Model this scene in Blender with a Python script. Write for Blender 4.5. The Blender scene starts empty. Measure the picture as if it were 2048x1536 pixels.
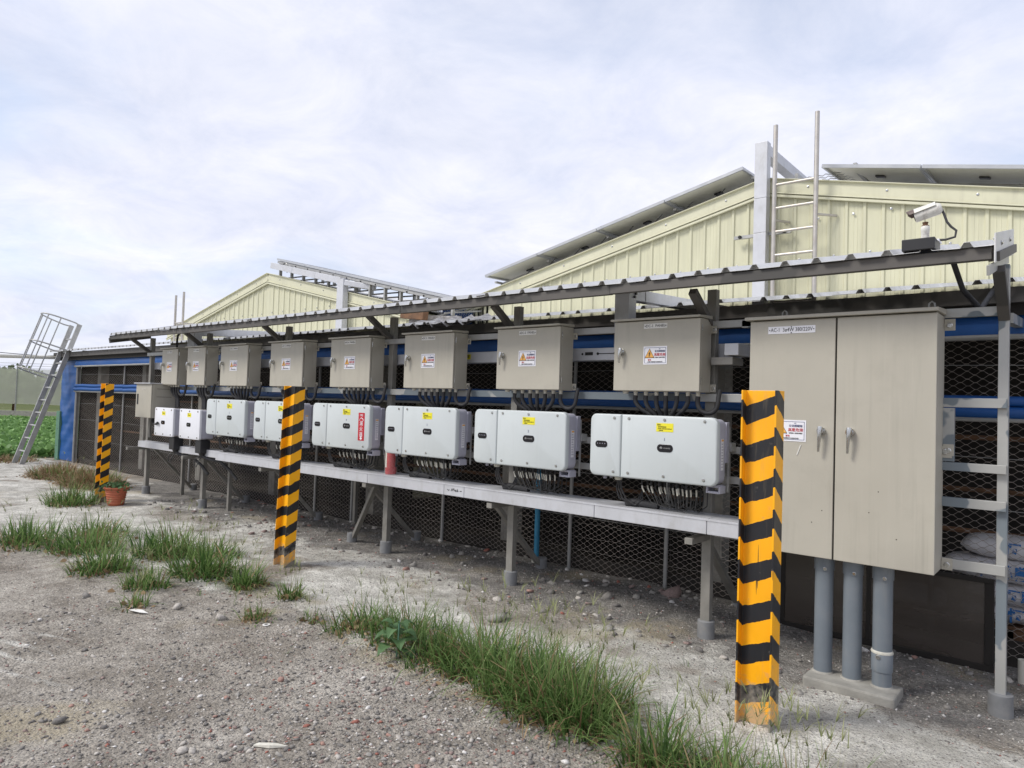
import bpy, bmesh, math, random
import numpy as np
from mathutils import Vector, Matrix, noise as mnoise
random.seed(7); rng = np.random.default_rng(7)
S = bpy.context.scene
COL = S.collection
PI = math.pi
# ---------------------------------------------------------------- camera, sky, sun, exposure
cam_d = bpy.data.cameras.new('camera'); cam = bpy.data.objects.new('camera', cam_d); COL.objects.link(cam)
cam_d.sensor_width = 36.0; cam_d.lens = 1390/2048*36; cam_d.clip_start = 0.05; cam_d.clip_end = 3000
r_ = Vector((0.767, 0.640, 0.032)).normalized(); dn = Vector((0.005, 0.044, -0.999)); f_ = Vector((-0.641, 0.767, 0.031)).normalized()
up_ = r_.cross(f_).normalized(); bk = r_.cross(up_).normalized()
cam.matrix_world = Matrix(((r_.x, up_.x, bk.x, 0), (r_.y, up_.y, bk.y, 0), (r_.z, up_.z, bk.z, 1.64), (0, 0, 0, 1)))
S.camera = cam
SUN_EL, SUN_AZ = math.radians(46), math.radians(-124)     # direction towards the sun, azimuth from +X
W = bpy.data.worlds.new('World'); S.world = W; W.use_nodes = True
nt = W.node_tree; nt.nodes.clear()
def wn(t, **k):
    n = nt.nodes.new(t)
    for a, b in k.items(): setattr(n, a, b)
    return n
wo = wn('ShaderNodeOutputWorld'); bg = wn('ShaderNodeBackground'); sky = wn('ShaderNodeTexSky', sky_type='NISHITA', sun_disc=False)
sky.sun_elevation = SUN_EL; sky.sun_rotation = PI/2 - SUN_AZ; sky.air_density = 1.0; sky.dust_density = 1.5
tc = wn('ShaderNodeTexCoord'); sep = wn('ShaderNodeSeparateXYZ'); nt.links.new(tc.outputs['Generated'], sep.inputs[0])
# clouds lie on a flat layer: divide the direction by its height
mx = wn('ShaderNodeMath', operation='MAXIMUM'); mx.inputs[1].default_value = 0.0; nt.links.new(sep.outputs[2], mx.inputs[0])
ad = wn('ShaderNodeMath', operation='ADD'); ad.inputs[1].default_value = 0.22; nt.links.new(mx.outputs[0], ad.inputs[0])
dx = wn('ShaderNodeMath', operation='DIVIDE'); dy = wn('ShaderNodeMath', operation='DIVIDE')
nt.links.new(sep.outputs[0], dx.inputs[0]); nt.links.new(ad.outputs[0], dx.inputs[1]); nt.links.new(sep.outputs[1], dy.inputs[0]); nt.links.new(ad.outputs[0], dy.inputs[1])
cmb = wn('ShaderNodeCombineXYZ'); nt.links.new(dx.outputs[0], cmb.inputs[0]); nt.links.new(dy.outputs[0], cmb.inputs[1])
def wnoise(scale, det, rough, dist, off):
    m = wn('ShaderNodeMapping'); m.inputs['Location'].default_value = off; nt.links.new(cmb.outputs[0], m.inputs[0])
    n = wn('ShaderNodeTexNoise'); n.inputs['Scale'].default_value = scale; n.inputs['Detail'].default_value = det; n.inputs['Roughness'].default_value = rough; n.inputs['Distortion'].default_value = dist
    nt.links.new(m.outputs[0], n.inputs['Vector']); return n
n1 = wnoise(0.85, 9, 0.56, 0.25, (3.1, 1.7, 0)); n2 = wnoise(2.9, 10, 0.66, 0.5, (7.3, 2.2, 0)); n3 = wnoise(1.3, 4, 0.5, 0.0, (11.3, 4.2, 0))
ra = wn('ShaderNodeValToRGB'); nt.links.new(n1.outputs[0], ra.inputs[0])
ra.color_ramp.elements[0].position = 0.30; ra.color_ramp.elements[0].color = (0.55, 0.55, 0.55, 1); ra.color_ramp.elements[1].position = 0.50; ra.color_ramp.elements[1].color = (1, 1, 1, 1)
rb = wn('ShaderNodeValToRGB'); nt.links.new(n2.outputs[0], rb.inputs[0]); cb = rb.color_ramp
cb.elements[0].position = 0.28; cb.elements[0].color = (5.15, 5.6, 6.8, 1); cb.elements[1].position = 0.66; cb.elements[1].color = (6.85, 7.05, 7.75, 1)
rc = wn('ShaderNodeValToRGB'); nt.links.new(n3.outputs[0], rc.inputs[0]); rc.color_ramp.elements[0].position = .35; rc.color_ramp.elements[0].color = (.90, .90, .92, 1); rc.color_ramp.elements[1].position = .65; rc.color_ramp.elements[1].color = (1.06, 1.03, 1.03, 1)
mul = wn('ShaderNodeMixRGB', blend_type='MULTIPLY'); mul.inputs[0].default_value = 1; nt.links.new(rb.outputs[0], mul.inputs[1]); nt.links.new(rc.outputs[0], mul.inputs[2])
gain = wn('ShaderNodeMixRGB', blend_type='MULTIPLY'); gain.inputs[0].default_value = 1; nt.links.new(sky.outputs[0], gain.inputs[1]); gain.inputs[2].default_value = (1.6, 1.6, 1.6, 1)
mxs = wn('ShaderNodeMixRGB'); nt.links.new(ra.outputs[0], mxs.inputs[0]); nt.links.new(gain.outputs[0], mxs.inputs[1]); nt.links.new(mul.outputs[0], mxs.inputs[2])
nt.links.new(mxs.outputs[0], bg.inputs[0]); bg.inputs[1].default_value = 0.10; nt.links.new(bg.outputs[0], wo.inputs[0])
sd = bpy.data.lights.new('sun', 'SUN'); so = bpy.data.objects.new('sun', sd); COL.objects.link(so)
sd.energy = 1.9; sd.angle = math.radians(18); sd.color = (1, .955, .88)
sdir = Vector((math.cos(SUN_EL)*math.cos(SUN_AZ), math.cos(SUN_EL)*math.sin(SUN_AZ), math.sin(SUN_EL)))
so.rotation_euler = sdir.to_track_quat('Z', 'Y').to_euler(); so.location = (-5, -10, 20)
S.view_settings.view_transform = 'Standard'; S.view_settings.look = 'None'; S.view_settings.exposure = 0.5; S.view_settings.gamma = 1
S.view_settings.use_curve_mapping = False
try:
    S.cycles.max_bounces = 6; S.cycles.transparent_max_bounces = 12
except Exception: pass

# ---------------------------------------------------------------- materials
def lin(r, g, b): return tuple(((c/255+.055)/1.055)**2.4 if c > 10 else c/255/12.92 for c in (r, g, b))+(1,)
def mat(name, col, rough=.6, metal=0., var=.08, vs=6., dirt=0., dcol=(.12, .10, .08), ds=3., bump=0., bs=60., spec=.5, stretch=None, alpha=None):
    m = bpy.data.materials.new(name); m.use_nodes = True; t = m.node_tree; L = t.links
    b = t.nodes['Principled BSDF']; col = tuple(col[:3])+(1,)
    geo = t.nodes.new('ShaderNodeNewGeometry'); vec = geo.outputs['Position']
    if stretch:
        mp = t.nodes.new('ShaderNodeMapping'); mp.inputs['Scale'].default_value = stretch; L.new(vec, mp.inputs[0]); vec = mp.outputs[0]
    n = t.nodes.new('ShaderNodeTexNoise'); n.inputs['Scale'].default_value = vs; n.inputs['Detail'].default_value = 6; L.new(vec, n.inputs['Vector'])
    r = t.nodes.new('ShaderNodeMapRange'); r.inputs[1].default_value = .3; r.inputs[2].default_value = .7; r.inputs[3].default_value = 1-var; r.inputs[4].default_value = 1+var; L.new(n.outputs[0], r.inputs[0])
    mu = t.nodes.new('ShaderNodeVectorMath'); mu.operation = 'SCALE'; mu.inputs[0].default_value = col[:3]; L.new(r.outputs[0], mu.inputs['Scale'])
    out = mu.outputs[0]
    if dirt > 0:
        n2 = t.nodes.new('ShaderNodeTexNoise'); n2.inputs['Scale'].default_value = ds; n2.inputs['Detail'].default_value = 9; n2.inputs['Roughness'].default_value = .7; L.new(vec, n2.inputs['Vector'])
        r2 = t.nodes.new('ShaderNodeMapRange'); r2.inputs[1].default_value = .5; r2.inputs[2].default_value = .75; r2.inputs[3].default_value = 0; r2.inputs[4].default_value = dirt; L.new(n2.outputs[0], r2.inputs[0])
        mi = t.nodes.new('ShaderNodeMixRGB'); L.new(r2.outputs[0], mi.inputs[0]); L.new(out, mi.inputs[1]); mi.inputs[2].default_value = tuple(dcol[:3])+(1,); out = mi.outputs[0]
    L.new(out, b.inputs['Base Color']); b.inputs['Metallic'].default_value = metal; b.inputs['Specular IOR Level'].default_value = spec
    rr = t.nodes.new('ShaderNodeMapRange'); rr.inputs[1].default_value = .3; rr.inputs[2].default_value = .7; rr.inputs[3].default_value = max(0, rough-.08); rr.inputs[4].default_value = min(1, rough+.08); L.new(n.outputs[0], rr.inputs[0]); L.new(rr.outputs[0], b.inputs['Roughness'])
    if bump > 0:
        n3 = t.nodes.new('ShaderNodeTexNoise'); n3.inputs['Scale'].default_value = bs; n3.inputs['Detail'].default_value = 5; L.new(vec, n3.inputs['Vector'])
        bp = t.nodes.new('ShaderNodeBump'); bp.inputs['Strength'].default_value = bump; bp.inputs['Distance'].default_value = .01; L.new(n3.outputs[0], bp.inputs['Height']); L.new(bp.outputs[0], b.inputs['Normal'])
    if alpha is not None: b.inputs['Alpha'].default_value = alpha
    return m
def streaks(m, amt, col, scale=(22, 22, .9), lo=.52, hi=.72):
    """rain streaks and dust films running down a painted face"""
    t = m.node_tree; L = t.links; b = t.nodes['Principled BSDF']; src = b.inputs['Base Color'].links[0].from_socket
    geo = t.nodes.new('ShaderNodeNewGeometry'); mp = t.nodes.new('ShaderNodeMapping'); mp.inputs['Scale'].default_value = scale; L.new(geo.outputs['Position'], mp.inputs[0])
    n = t.nodes.new('ShaderNodeTexNoise'); n.inputs['Scale'].default_value = 1; n.inputs['Detail'].default_value = 7; n.inputs['Roughness'].default_value = .62; L.new(mp.outputs[0], n.inputs['Vector'])
    n2 = t.nodes.new('ShaderNodeTexNoise'); n2.inputs['Scale'].default_value = 1.7; n2.inputs['Detail'].default_value = 4; L.new(geo.outputs['Position'], n2.inputs['Vector'])
    r = t.nodes.new('ShaderNodeMapRange'); r.inputs[1].default_value = lo; r.inputs[2].default_value = hi; r.inputs[4].default_value = amt; L.new(n.outputs[0], r.inputs[0])
    r2 = t.nodes.new('ShaderNodeMapRange'); r2.inputs[1].default_value = .38; r2.inputs[2].default_value = .62; L.new(n2.outputs[0], r2.inputs[0])
    mm = t.nodes.new('ShaderNodeMath'); mm.operation = 'MULTIPLY'; L.new(r.outputs[0], mm.inputs[0]); L.new(r2.outputs[0], mm.inputs[1])
    mi = t.nodes.new('ShaderNodeMixRGB'); L.new(mm.outputs[0], mi.inputs[0]); L.new(src, mi.inputs[1]); mi.inputs[2].default_value = tuple(col)+(1,); L.new(mi.outputs[0], b.inputs['Base Color']); return m
def mix_mat(name, c1, c2, scale, lo, hi, rough1=.5, rough2=.5, metal1=0., metal2=0., stretch=(1, 1, 1)):
    """two paints / metals that meet along a blotchy edge"""
    m = mat(name, c1, rough1, metal1, .06); t = m.node_tree; L = t.links; b = t.nodes['Principled BSDF']
    src = b.inputs['Base Color'].links[0].from_socket
    geo = t.nodes.new('ShaderNodeNewGeometry'); mp = t.nodes.new('ShaderNodeMapping'); mp.inputs['Scale'].default_value = stretch; L.new(geo.outputs['Position'], mp.inputs[0])
    n = t.nodes.new('ShaderNodeTexNoise'); n.inputs['Scale'].default_value = scale; n.inputs['Detail'].default_value = 3; L.new(mp.outputs[0], n.inputs['Vector'])
    r = t.nodes.new('ShaderNodeMapRange'); r.inputs[1].default_value = lo; r.inputs[2].default_value = hi; L.new(n.outputs[0], r.inputs[0])
    mi = t.nodes.new('ShaderNodeMixRGB'); L.new(r.outputs[0], mi.inputs[0]); L.new(src, mi.inputs[1]); mi.inputs[2].default_value = tuple(c2[:3])+(1,); L.new(mi.outputs[0], b.inputs['Base Color'])
    mm = t.nodes.new('ShaderNodeMapRange'); mm.inputs[3].default_value = metal1; mm.inputs[4].default_value = metal2; L.new(r.outputs[0], mm.inputs[0]); L.new(mm.outputs[0], b.inputs['Metallic'])
    rm = t.nodes.new('ShaderNodeMapRange'); rm.inputs[3].default_value = rough1; rm.inputs[4].default_value = rough2; L.new(r.outputs[0], rm.inputs[0]); L.new(rm.outputs[0], b.inputs['Roughness'])
    return m
M = {}
M['cab'] = mat('beige_cabinet_paint', (.44, .415, .35), .42, 0, .03, 3, .18, (.24, .22, .18), 4, bump=.02, bs=300)
M['cab_seam'] = mat('dark_gap', (.03, .028, .022), .8)
M['inv'] = mat('pale_green_white_enamel', (.545, .585, .59), .38, 0, .02, 3, .10, (.42, .44, .42), 5)
M['inv_white'] = mat('white_enamel', (.74, .75, .79), .4, 0, .02, 3, .08, (.5, .5, .5), 5)
M['inv_body'] = mat('lilac_grey_casting', (.42, .42, .49), .5, 0, .05, 8, .25, (.16, .15, .15), 10)
M['chrome'] = mat('chrome', (.55, .55, .53), .22, .95, .1, 40, .3, (.12, .11, .1), 60)
M['black'] = mat('black_plastic', (.018, .018, .02), .45)
M['badge'] = mat('black_glossy_badge', (.012, .012, .016), .15)
M['rubber'] = mat('dusty_black_conduit', (.035, .035, .037), .65, 0, .3, 20, .35, (.13, .12, .11), 14)
M['cable'] = mat('dusty_grey_cable', (.06, .06, .06), .6, 0, .3, 30, .4, (.16, .15, .13), 20)
M['sleeve'] = mat('cream_cable_sleeve', (.62, .60, .52), .5, 0, .15, 40)
M['alu'] = mat('mill_aluminium', (.40, .40, .39), .45, .35, .12, 9, .3, (.2, .19, .18), 8, bump=.03, bs=120)
M['post'] = mat('dull_galvanised_steel', (.255, .245, .22), .55, .3, .14, 7, .5, (.14, .13, .12), 6, bump=.05, bs=90)
M['patch'] = mix_mat('aluminium_with_grey_paint_patches', (.42, .42, .40), (.17, .20, .22), 3.3, .50, .515, .42, .5, .35, 0)
M['brown'] = mix_mat('dark_brown_grey_steel', (.108, .100, .092), (.065, .062, .058), 2.2, .55, .58, .6, .6, .1, 0)
M['tray'] = mat('white_anodised_tray', (.56, .57, .60), .38, .15, .04, 5, .35, (.33, .32, .30), 3)
M['roofw'] = mat('white_roof_sheet', (.68, .68, .67), .45, .0, .07, 6, .45, (.5, .48, .44), 5, bump=.04, bs=50)
M['roofd'] = mat('weathered_roof_sheet', (.66, .66, .65), .55, .0, .1, 5, .7, (.28, .26, .22), 4, bump=.06, bs=50)
M['cream'] = mat('cream_siding', (.585, .575, .415), .42, 0, .05, 4, .28, (.44, .43, .31), 3, stretch=(3, 3, .35))
M['creamtrim'] = mat('cream_flashing', (.61, .60, .445), .42, 0, .05, 3, .25, (.45, .43, .33), 4)
M['blue'] = mat('blue_tarpaulin', (.008, .078, .285), .45, 0, .06, 2, .15, (.02, .06, .17), 9, bump=.06, bs=30)
M['bluep'] = mat('light_blue_pipe', (.03, .22, .38), .45, 0, .1, 9, .3, (.1, .2, .25), 9)
M['green'] = mat('green_painted_post', (.10, .22, .15), .6, 0, .15, 8, .4, (.1, .1, .07), 8)
M['conc'] = mat('concrete', (.30, .29, .26), .9, 0, .2, 9, .5, (.17, .165, .15), 7, bump=.35, bs=70)
M['concfoot'] = mat('grey_plastic_footing', (.20, .205, .21), .75, 0, .15, 9, .5, (.30, .28, .25), 12, bump=.1, bs=60)
M['pvc'] = mat('blue_grey_pvc', (.165, .19, .215), .38, 0, .06, 5, .35, (.24, .235, .22), 5)
M['wire'] = mat('brownish_wire', (.30, .265, .235), .6, .2, .25, 30)
M['wired'] = mat('dusty_welded_wire', (.24, .22, .20), .7, .1, .25, 30)
M['fpost'] = mat('weathered_fence_pipe', (.33, .33, .32), .6, .3, .2, 12, .5, (.18, .16, .13), 12)
M['dark'] = mat('shade_black_timber', (.022, .019, .016), .9, 0, .3, 6)  # near black paints in the shed's inner shade; also the screen board's dark frame
M['wood'] = mat('brown_timber', (.16, .085, .045), .85, 0, .3, 10, .4, (.07, .05, .035), 6)
M['sack'] = mat('white_woven_sack', (.62, .61, .62), .6, 0, .08, 12, .3, (.4, .38, .36), 5, bump=.5, bs=25)
M['ink_blue'] = mat('blue_print', (.02, .14, .40), .6)
M['ink_black'] = mat('black_print', (.015, .015, .015), .6)
M['ink_red'] = mat('red_print', (.55, .02, .03), .6)
M['ink_navy'] = mat('navy_print', (.03, .05, .16), .6)
M['ink_orange'] = mat('orange_print', (.80, .42, .10), .6)
M['white'] = mat('white_sticker', (.80, .80, .84), .45, 0, .03)
M['offwhite'] = mat('off_white_name_plate', (.72, .71, .67), .45, 0, .03)
M['yellow'] = mat('yellow_sticker', (.80, .72, .03), .5, 0, .05)
M['redsign'] = mat('red_sign', (.48, .012, .025), .45, 0, .05)
M['terra'] = mat('terracotta_plastic', (.42, .115, .055), .55, 0, .12, 14, .35, (.28, .13, .08), 10)
M['soil'] = mat('potting_soil', (.05, .035, .025), .95, bump=.8, bs=60)
M['camw'] = mat('peeling_white_paint', (.70, .69, .64), .5, 0, .05, 20, .8, (.16, .10, .08), 22)
M['camd'] = mat('brown_bare_plastic', (.12, .085, .075), .5)
M['panelback'] = mat('solar_panel_backsheet', (.78, .77, .68), .5, 0, .05, 4, .3, (.5, .48, .40), 3)
M['cells'] = mat('dark_solar_cells', (.01, .015, .05), .15)
M['frame'] = mat('solar_panel_frame', (.50, .51, .52), .35, .5, .05)
M['stainless'] = mat('stainless_ladder_tube', (.50, .475, .44), .48, .6, .1, 10, .4, (.35, .25, .2), 9)
M['mesh_scr'] = mat('grey_green_screen', (.20, .21, .16), .9, 0, .12, .6, .4, (.14, .18, .09), .4)
M['plexi'] = mat('smoky_brown_sheet', (.075, .062, .052), .25, 0, .15, 1.2, .35, (.13, .115, .10), 2.5, stretch=(1, 1, 5), alpha=.78)
M['pvcw'] = mat('cream_pipe', (.62, .60, .52), .4, 0, .06, 6)
M['red'] = mat('red_extinguisher_body', (.45, .012, .018), .3, 0, .08)
M['plast'] = mat('clear_wrapping', (.8, .78, .76), .10, 0, .1, 30, alpha=.13)
M['tin'] = mat('crumpled_tin', (.32, .31, .30), .4, .5, .3, 20, .4, (.1, .08, .07), 12, bump=.8, bs=40)
streaks(M['cab'], .34, (.26, .245, .205)); streaks(M['cab'], .30, (.55, .53, .46), (40, 40, 1.5), .56, .8); streaks(M['inv'], .22, (.38, .40, .38)); streaks(M['inv_white'], .2, (.45, .45, .44)); streaks(M['cream'], .42, (.36, .35, .26), (9, 9, .5)); streaks(M['creamtrim'], .35, (.36, .34, .26), (9, 9, .8))
streaks(M['tray'], .35, (.33, .32, .29), (14, 14, 6), .5, .7); streaks(M['pvc'], .4, (.27, .265, .25), (20, 20, 2))
def stripe_mat(name, a, b, ph, period, duty, off):
    """hand painted black bands on orange; the bands climb by a along x and by b along y"""
    m = mat(name, (.98, .45, .004), .42, 0, .05, 6); t = m.node_tree; L = t.links; bs = t.nodes['Principled BSDF']; src = bs.inputs['Base Color'].links[0].from_socket
    tcx = t.nodes.new('ShaderNodeTexCoord'); s = t.nodes.new('ShaderNodeSeparateXYZ'); L.new(tcx.outputs['Object'], s.inputs[0])
    def ma(op, x, y):
        n = t.nodes.new('ShaderNodeMath'); n.operation = op
        for i, v in enumerate((x, y)):
            if isinstance(v, (int, float)): n.inputs[i].default_value = v
            else: L.new(v, n.inputs[i])
        return n.outputs[0]
    nz = t.nodes.new('ShaderNodeTexNoise'); nz.inputs['Scale'].default_value = 22; nz.inputs['Detail'].default_value = 5
    mp = t.nodes.new('ShaderNodeMapping'); mp.inputs['Scale'].default_value = (1, 1, .5); mp.inputs['Location'].default_value = (off, off, 0); L.new(tcx.outputs['Object'], mp.inputs[0]); L.new(mp.outputs[0], nz.inputs['Vector'])
    nz2 = t.nodes.new('ShaderNodeTexNoise'); nz2.inputs['Scale'].default_value = 3.1; L.new(mp.outputs[0], nz2.inputs['Vector'])
    v = ma('SUBTRACT', s.outputs[2], ma('MULTIPLY', s.outputs[0], a)); v = ma('SUBTRACT', v, ma('MULTIPLY', s.outputs[1], b))
    v = ma('ADD', v, ma('MULTIPLY', ma('SUBTRACT', nz.outputs[0], .5), .020)); v = ma('ADD', v, ma('MULTIPLY', ma('SUBTRACT', nz2.outputs[0], .5), .05))
    fr = ma('FRACT', ma('ADD', ma('DIVIDE', v, period), ph), 0); blk = ma('LESS_THAN', fr, duty)
    # thin runs of black paint below some bands
    dz = t.nodes.new('ShaderNodeTexNoise'); dz.inputs['Scale'].default_value = 30; mp2 = t.nodes.new('ShaderNodeMapping'); mp2.inputs['Scale'].default_value = (1.6, 1.6, .05); mp2.inputs['Location'].default_value = (off*2, 3, 0); L.new(tcx.outputs['Object'], mp2.inputs[0]); L.new(mp2.outputs[0], dz.inputs['Vector'])
    run = ma('MULTIPLY', ma('GREATER_THAN', dz.outputs[0], .735), ma('GREATER_THAN', fr, .45)); blk = ma('MAXIMUM', blk, run)
    mi = t.nodes.new('ShaderNodeMixRGB'); L.new(blk, mi.inputs[0]); L.new(src, mi.inputs[1]); mi.inputs[2].default_value = (.016, .017, .021, 1); L.new(mi.outputs[0], bs.inputs['Base Color'])
    streaks(m, .30, (.30, .25, .16), (45, 45, 5), .55, .75)
    src = bs.inputs['Base Color'].links[0].from_socket; dn_ = t.nodes.new('ShaderNodeTexNoise'); dn_.inputs['Scale'].default_value = 26; dn_.inputs['Detail'].default_value = 8; L.new(tcx.outputs['Object'], dn_.inputs['Vector'])
    zf = t.nodes.new('ShaderNodeMapRange'); zf.inputs[1].default_value = 0; zf.inputs[2].default_value = .30; zf.inputs[3].default_value = .42; zf.inputs[4].default_value = -.12; L.new(s.outputs[2], zf.inputs[0])
    sp_ = t.nodes.new('ShaderNodeMapRange'); sp_.inputs[1].default_value = .55; sp_.inputs[2].default_value = .85; sp_.inputs[4].default_value = .7; L.new(ma('ADD', dn_.outputs[0], zf.outputs[0]), sp_.inputs[0])
    md_ = t.nodes.new('ShaderNodeMixRGB'); L.new(sp_.outputs[0], md_.inputs[0]); L.new(src, md_.inputs[1]); md_.inputs[2].default_value = (.34, .31, .26, 1); L.new(md_.outputs[0], bs.inputs['Base Color']); return m

# ---------------------------------------------------------------- mesh helpers
class MB:
    def __init__(s): s.v = []; s.f = []; s.m = []
    def add(s, vs, fs, mi=0):
        o = len(s.v); s.v += [tuple(p) for p in vs]; s.f += [tuple(i+o for i in q) for q in fs]; s.m += [mi]*len(fs); return s
    def box(s, x0, x1, y0, y1, z0, z1, mi=0):
        return s.add([(x0, y0, z0), (x1, y0, z0), (x1, y1, z0), (x0, y1, z0), (x0, y0, z1), (x1, y0, z1), (x1, y1, z1), (x0, y1, z1)],
                     [(0, 3, 2, 1), (4, 5, 6, 7), (0, 1, 5, 4), (1, 2, 6, 5), (2, 3, 7, 6), (3, 0, 4, 7)], mi)
    def bar(s, p, q, w, h, upv=(0, 0, 1), mi=0):
        p = Vector(p); q = Vector(q); d = (q-p).normalized(); u = Vector(upv); a = d.cross(u)
        if a.length < 1e-4: a = d.cross(Vector((0, 1, 0)))
        a.normalize(); u = a.cross(d).normalized(); vs = []
        for c in (p, q):
            for i, j in ((-1, -1), (1, -1), (1, 1), (-1, 1)): vs.append(c+a*i*w/2+u*j*h/2)
        return s.add(vs, [(0, 1, 2, 3), (7, 6, 5, 4), (0, 4, 5, 1), (1, 5, 6, 2), (2, 6, 7, 3), (3, 7, 4, 0)], mi)
    def tube(s, pts, r, n=8, mi=0, caps=True, r2=None):
        pts = [Vector(p) for p in pts]; vs = []; fs = []; prev = None; N = len(pts)
        for k, p in enumerate(pts):
            d = (pts[min(k+1, N-1)]-pts[max(k-1, 0)]).normalized()
            if prev is None:
                a = d.cross(Vector((0, 0, 1)));
                if a.length < 1e-3: a = d.cross(Vector((0, 1, 0)))
            else: a = prev-d*prev.dot(d)
            a.normalize(); prev = a; b = d.cross(a); rr = r if r2 is None else r+(r2-r)*k/(N-1)
            for i in range(n): t = 2*PI*i/n; vs.append(p+(a*math.cos(t)+b*math.sin(t))*rr)
        for k in range(N-1):
            for i in range(n): j = (i+1) % n; fs.append((k*n+i, k*n+j, (k+1)*n+j, (k+1)*n+i))
        if caps: fs.append(tuple(range(n-1, -1, -1))); fs.append(tuple((N-1)*n+i for i in range(n)))
        return s.add(vs, fs, mi)
    def lathe(s, prof, c=(0, 0, 0), n=24, mi=0):
        vs = []; fs = []
        for (r, z) in prof:
            for i in range(n): t = 2*PI*i/n; vs.append((c[0]+r*math.cos(t), c[1]+r*math.sin(t), c[2]+z))
        for k in range(len(prof)-1):
            for i in range(n): j = (i+1) % n; fs.append((k*n+i, k*n+j, (k+1)*n+j, (k+1)*n+i))
        fs.append(tuple(range(n-1, -1, -1))); fs.append(tuple((len(prof)-1)*n+i for i in range(n)))
        return s.add(vs, fs, mi)
    def rbox(s, x0, x1, y0, y1, z0, z1, r, n=5, mi=0, fr=0.012):
        """slab facing -y with rounded outline corners and a softened front edge"""
        rings = []
        for (yy, ins) in ((y0, fr), (y0+fr*.3, fr*.3), (y0+fr, 0), (y1, 0)):
            ring = []; R = max(r-ins, .002)
            for (cx_, cz_, a0) in ((x1-r, z1-r, 0), (x0+r, z1-r, 90), (x0+r, z0+r, 180), (x1-r, z0+r, 270)):
                for i in range(n+1): a = math.radians(a0+90*i/n); ring.append((cx_+R*math.cos(a), yy, cz_+R*math.sin(a)))
            rings.append(ring)
        K = len(rings[0]); vs = [p for q in rings for p in q]; fs = []
        for k in range(len(rings)-1):
            for i in range(K): j = (i+1) % K; fs.append((k*K+i, (k+1)*K+i, (k+1)*K+j, k*K+j))
        fs.append(tuple(range(K))); fs.append(tuple((len(rings)-1)*K+i for i in range(K-1, -1, -1)))
        return s.add(vs, fs, mi)
    def mesh(s, name, mats, smooth=None):
        me = bpy.data.meshes.new(name); me.from_pydata(s.v, [], s.f)
        for m in (mats if isinstance(mats, (list, tuple)) else [mats]): me.materials.append(m)
        if len(set(s.m)) > 1: me.polygons.foreach_set('material_index', s.m)
        if smooth: me.polygons.foreach_set('use_smooth', [True]*len(s.f))
        me.update()
        if smooth:
            try: me.set_sharp_from_angle(angle=math.radians(smooth))
            except Exception: pass
        return me
def link(o, parent=None):
    COL.objects.link(o)
    if parent is not None: o.parent = parent
    return o
def tag(o, label=None, cat=None, group=None, kind=None):
    if label: o['label'] = label
    if cat: o['category'] = cat
    if group: o['group'] = group
    if kind: o['kind'] = kind
    return o
def thing(name, label, cat, loc=(0, 0, 0), group=None):
    o = bpy.data.objects.new(name, None); o.empty_display_size = .1; o.location = loc; COL.objects.link(o)
    return tag(o, label, cat, group)
def part(name, mb, mats, parent=None, loc=None, bevel=0, smooth=None, kind=None):
    me = mb if isinstance(mb, bpy.types.Mesh) else mb.mesh(name, mats, smooth)
    o = bpy.data.objects.new(name, me); link(o, parent)
    if loc: o.location = loc
    if bevel:
        b = o.modifiers.new('bevel', 'BEVEL'); b.width = bevel; b.segments = 2; b.limit_method = 'ANGLE'
    if kind: o['kind'] = kind
    return o
_dg = None
def text(body, size, m, parent, loc, name='lettering', rot=(PI/2, 0, 0), align='CENTER', sx=1., bold=0.):
    c = bpy.data.curves.new('tmp', 'FONT'); c.body = body; c.size = size; c.align_x = align; c.align_y = 'CENTER'; c.extrude = .0004; c.resolution_u = 2; c.offset = bold
    o = bpy.data.objects.new('tmp', c); COL.objects.link(o); bpy.context.view_layer.update()
    me = bpy.data.meshes.new_from_object(o.evaluated_get(bpy.context.evaluated_depsgraph_get())); bpy.data.objects.remove(o); bpy.data.curves.remove(c)
    me.materials.clear(); me.materials.append(m); me.name = name
    t = bpy.data.objects.new(name, me); link(t, parent); t.location = loc; t.rotation_euler = rot; t.scale = (sx, 1, 1); return t
def copy_tree(o, parent=None):
    c = o.copy(); COL.objects.link(c)
    if parent is not None: c.parent = parent
    for ch in o.children: copy_tree(ch, c)
    return c
def fb(x, y, s=1., o=4, seed=0.): return mnoise.fractal(Vector((x*s+seed, y*s-seed*.7, seed*1.3)), 1.0, 2.0, o)

# ---------------------------------------------------------------- ground
def sst(a, b, x): t = min(1, max(0, (x-a)/(b-a))); return t*t*(3-2*t)
def gh(x, y):
    """ground height; the strip by the tall cabinet lies a little lower"""
    h = -.055*sst(-2.6, -1.3, x)*sst(3.9, 4.5, y)*(1-sst(7.5, 8.5, y))
    near = 1-sst(16, 30, math.hypot(x+4, y-2))
    return h+near*(.022*fb(x, y, .55, 3, 2.)+.010*fb(x, y, 3.1, 4, 5.))
def axis(fine0, fine1, step, far):
    a = list(np.arange(fine0, fine1+1e-6, step)); d = step; x = fine1
    while x < far: d *= 1.22; x += d; a.append(x)
    d = step; x = fine0
    while x > -far: d *= 1.22; x -= d; a.insert(0, x)
    return a
xs = axis(-13.0, 1.6, .055, 900); ys = axis(.9, 6.4, .05, 900)
vs = [(x, y, gh(x, y)) for y in ys for x in xs]; nx = len(xs)
fs = [(j*nx+i, j*nx+i+1, (j+1)*nx+i+1, (j+1)*nx+i) for j in range(len(ys)-1) for i in range(nx-1)]
gm = bpy.data.meshes.new('ground'); gm.from_pydata(vs, [], fs); gm.polygons.foreach_set('use_smooth', [True]*len(fs))
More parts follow.
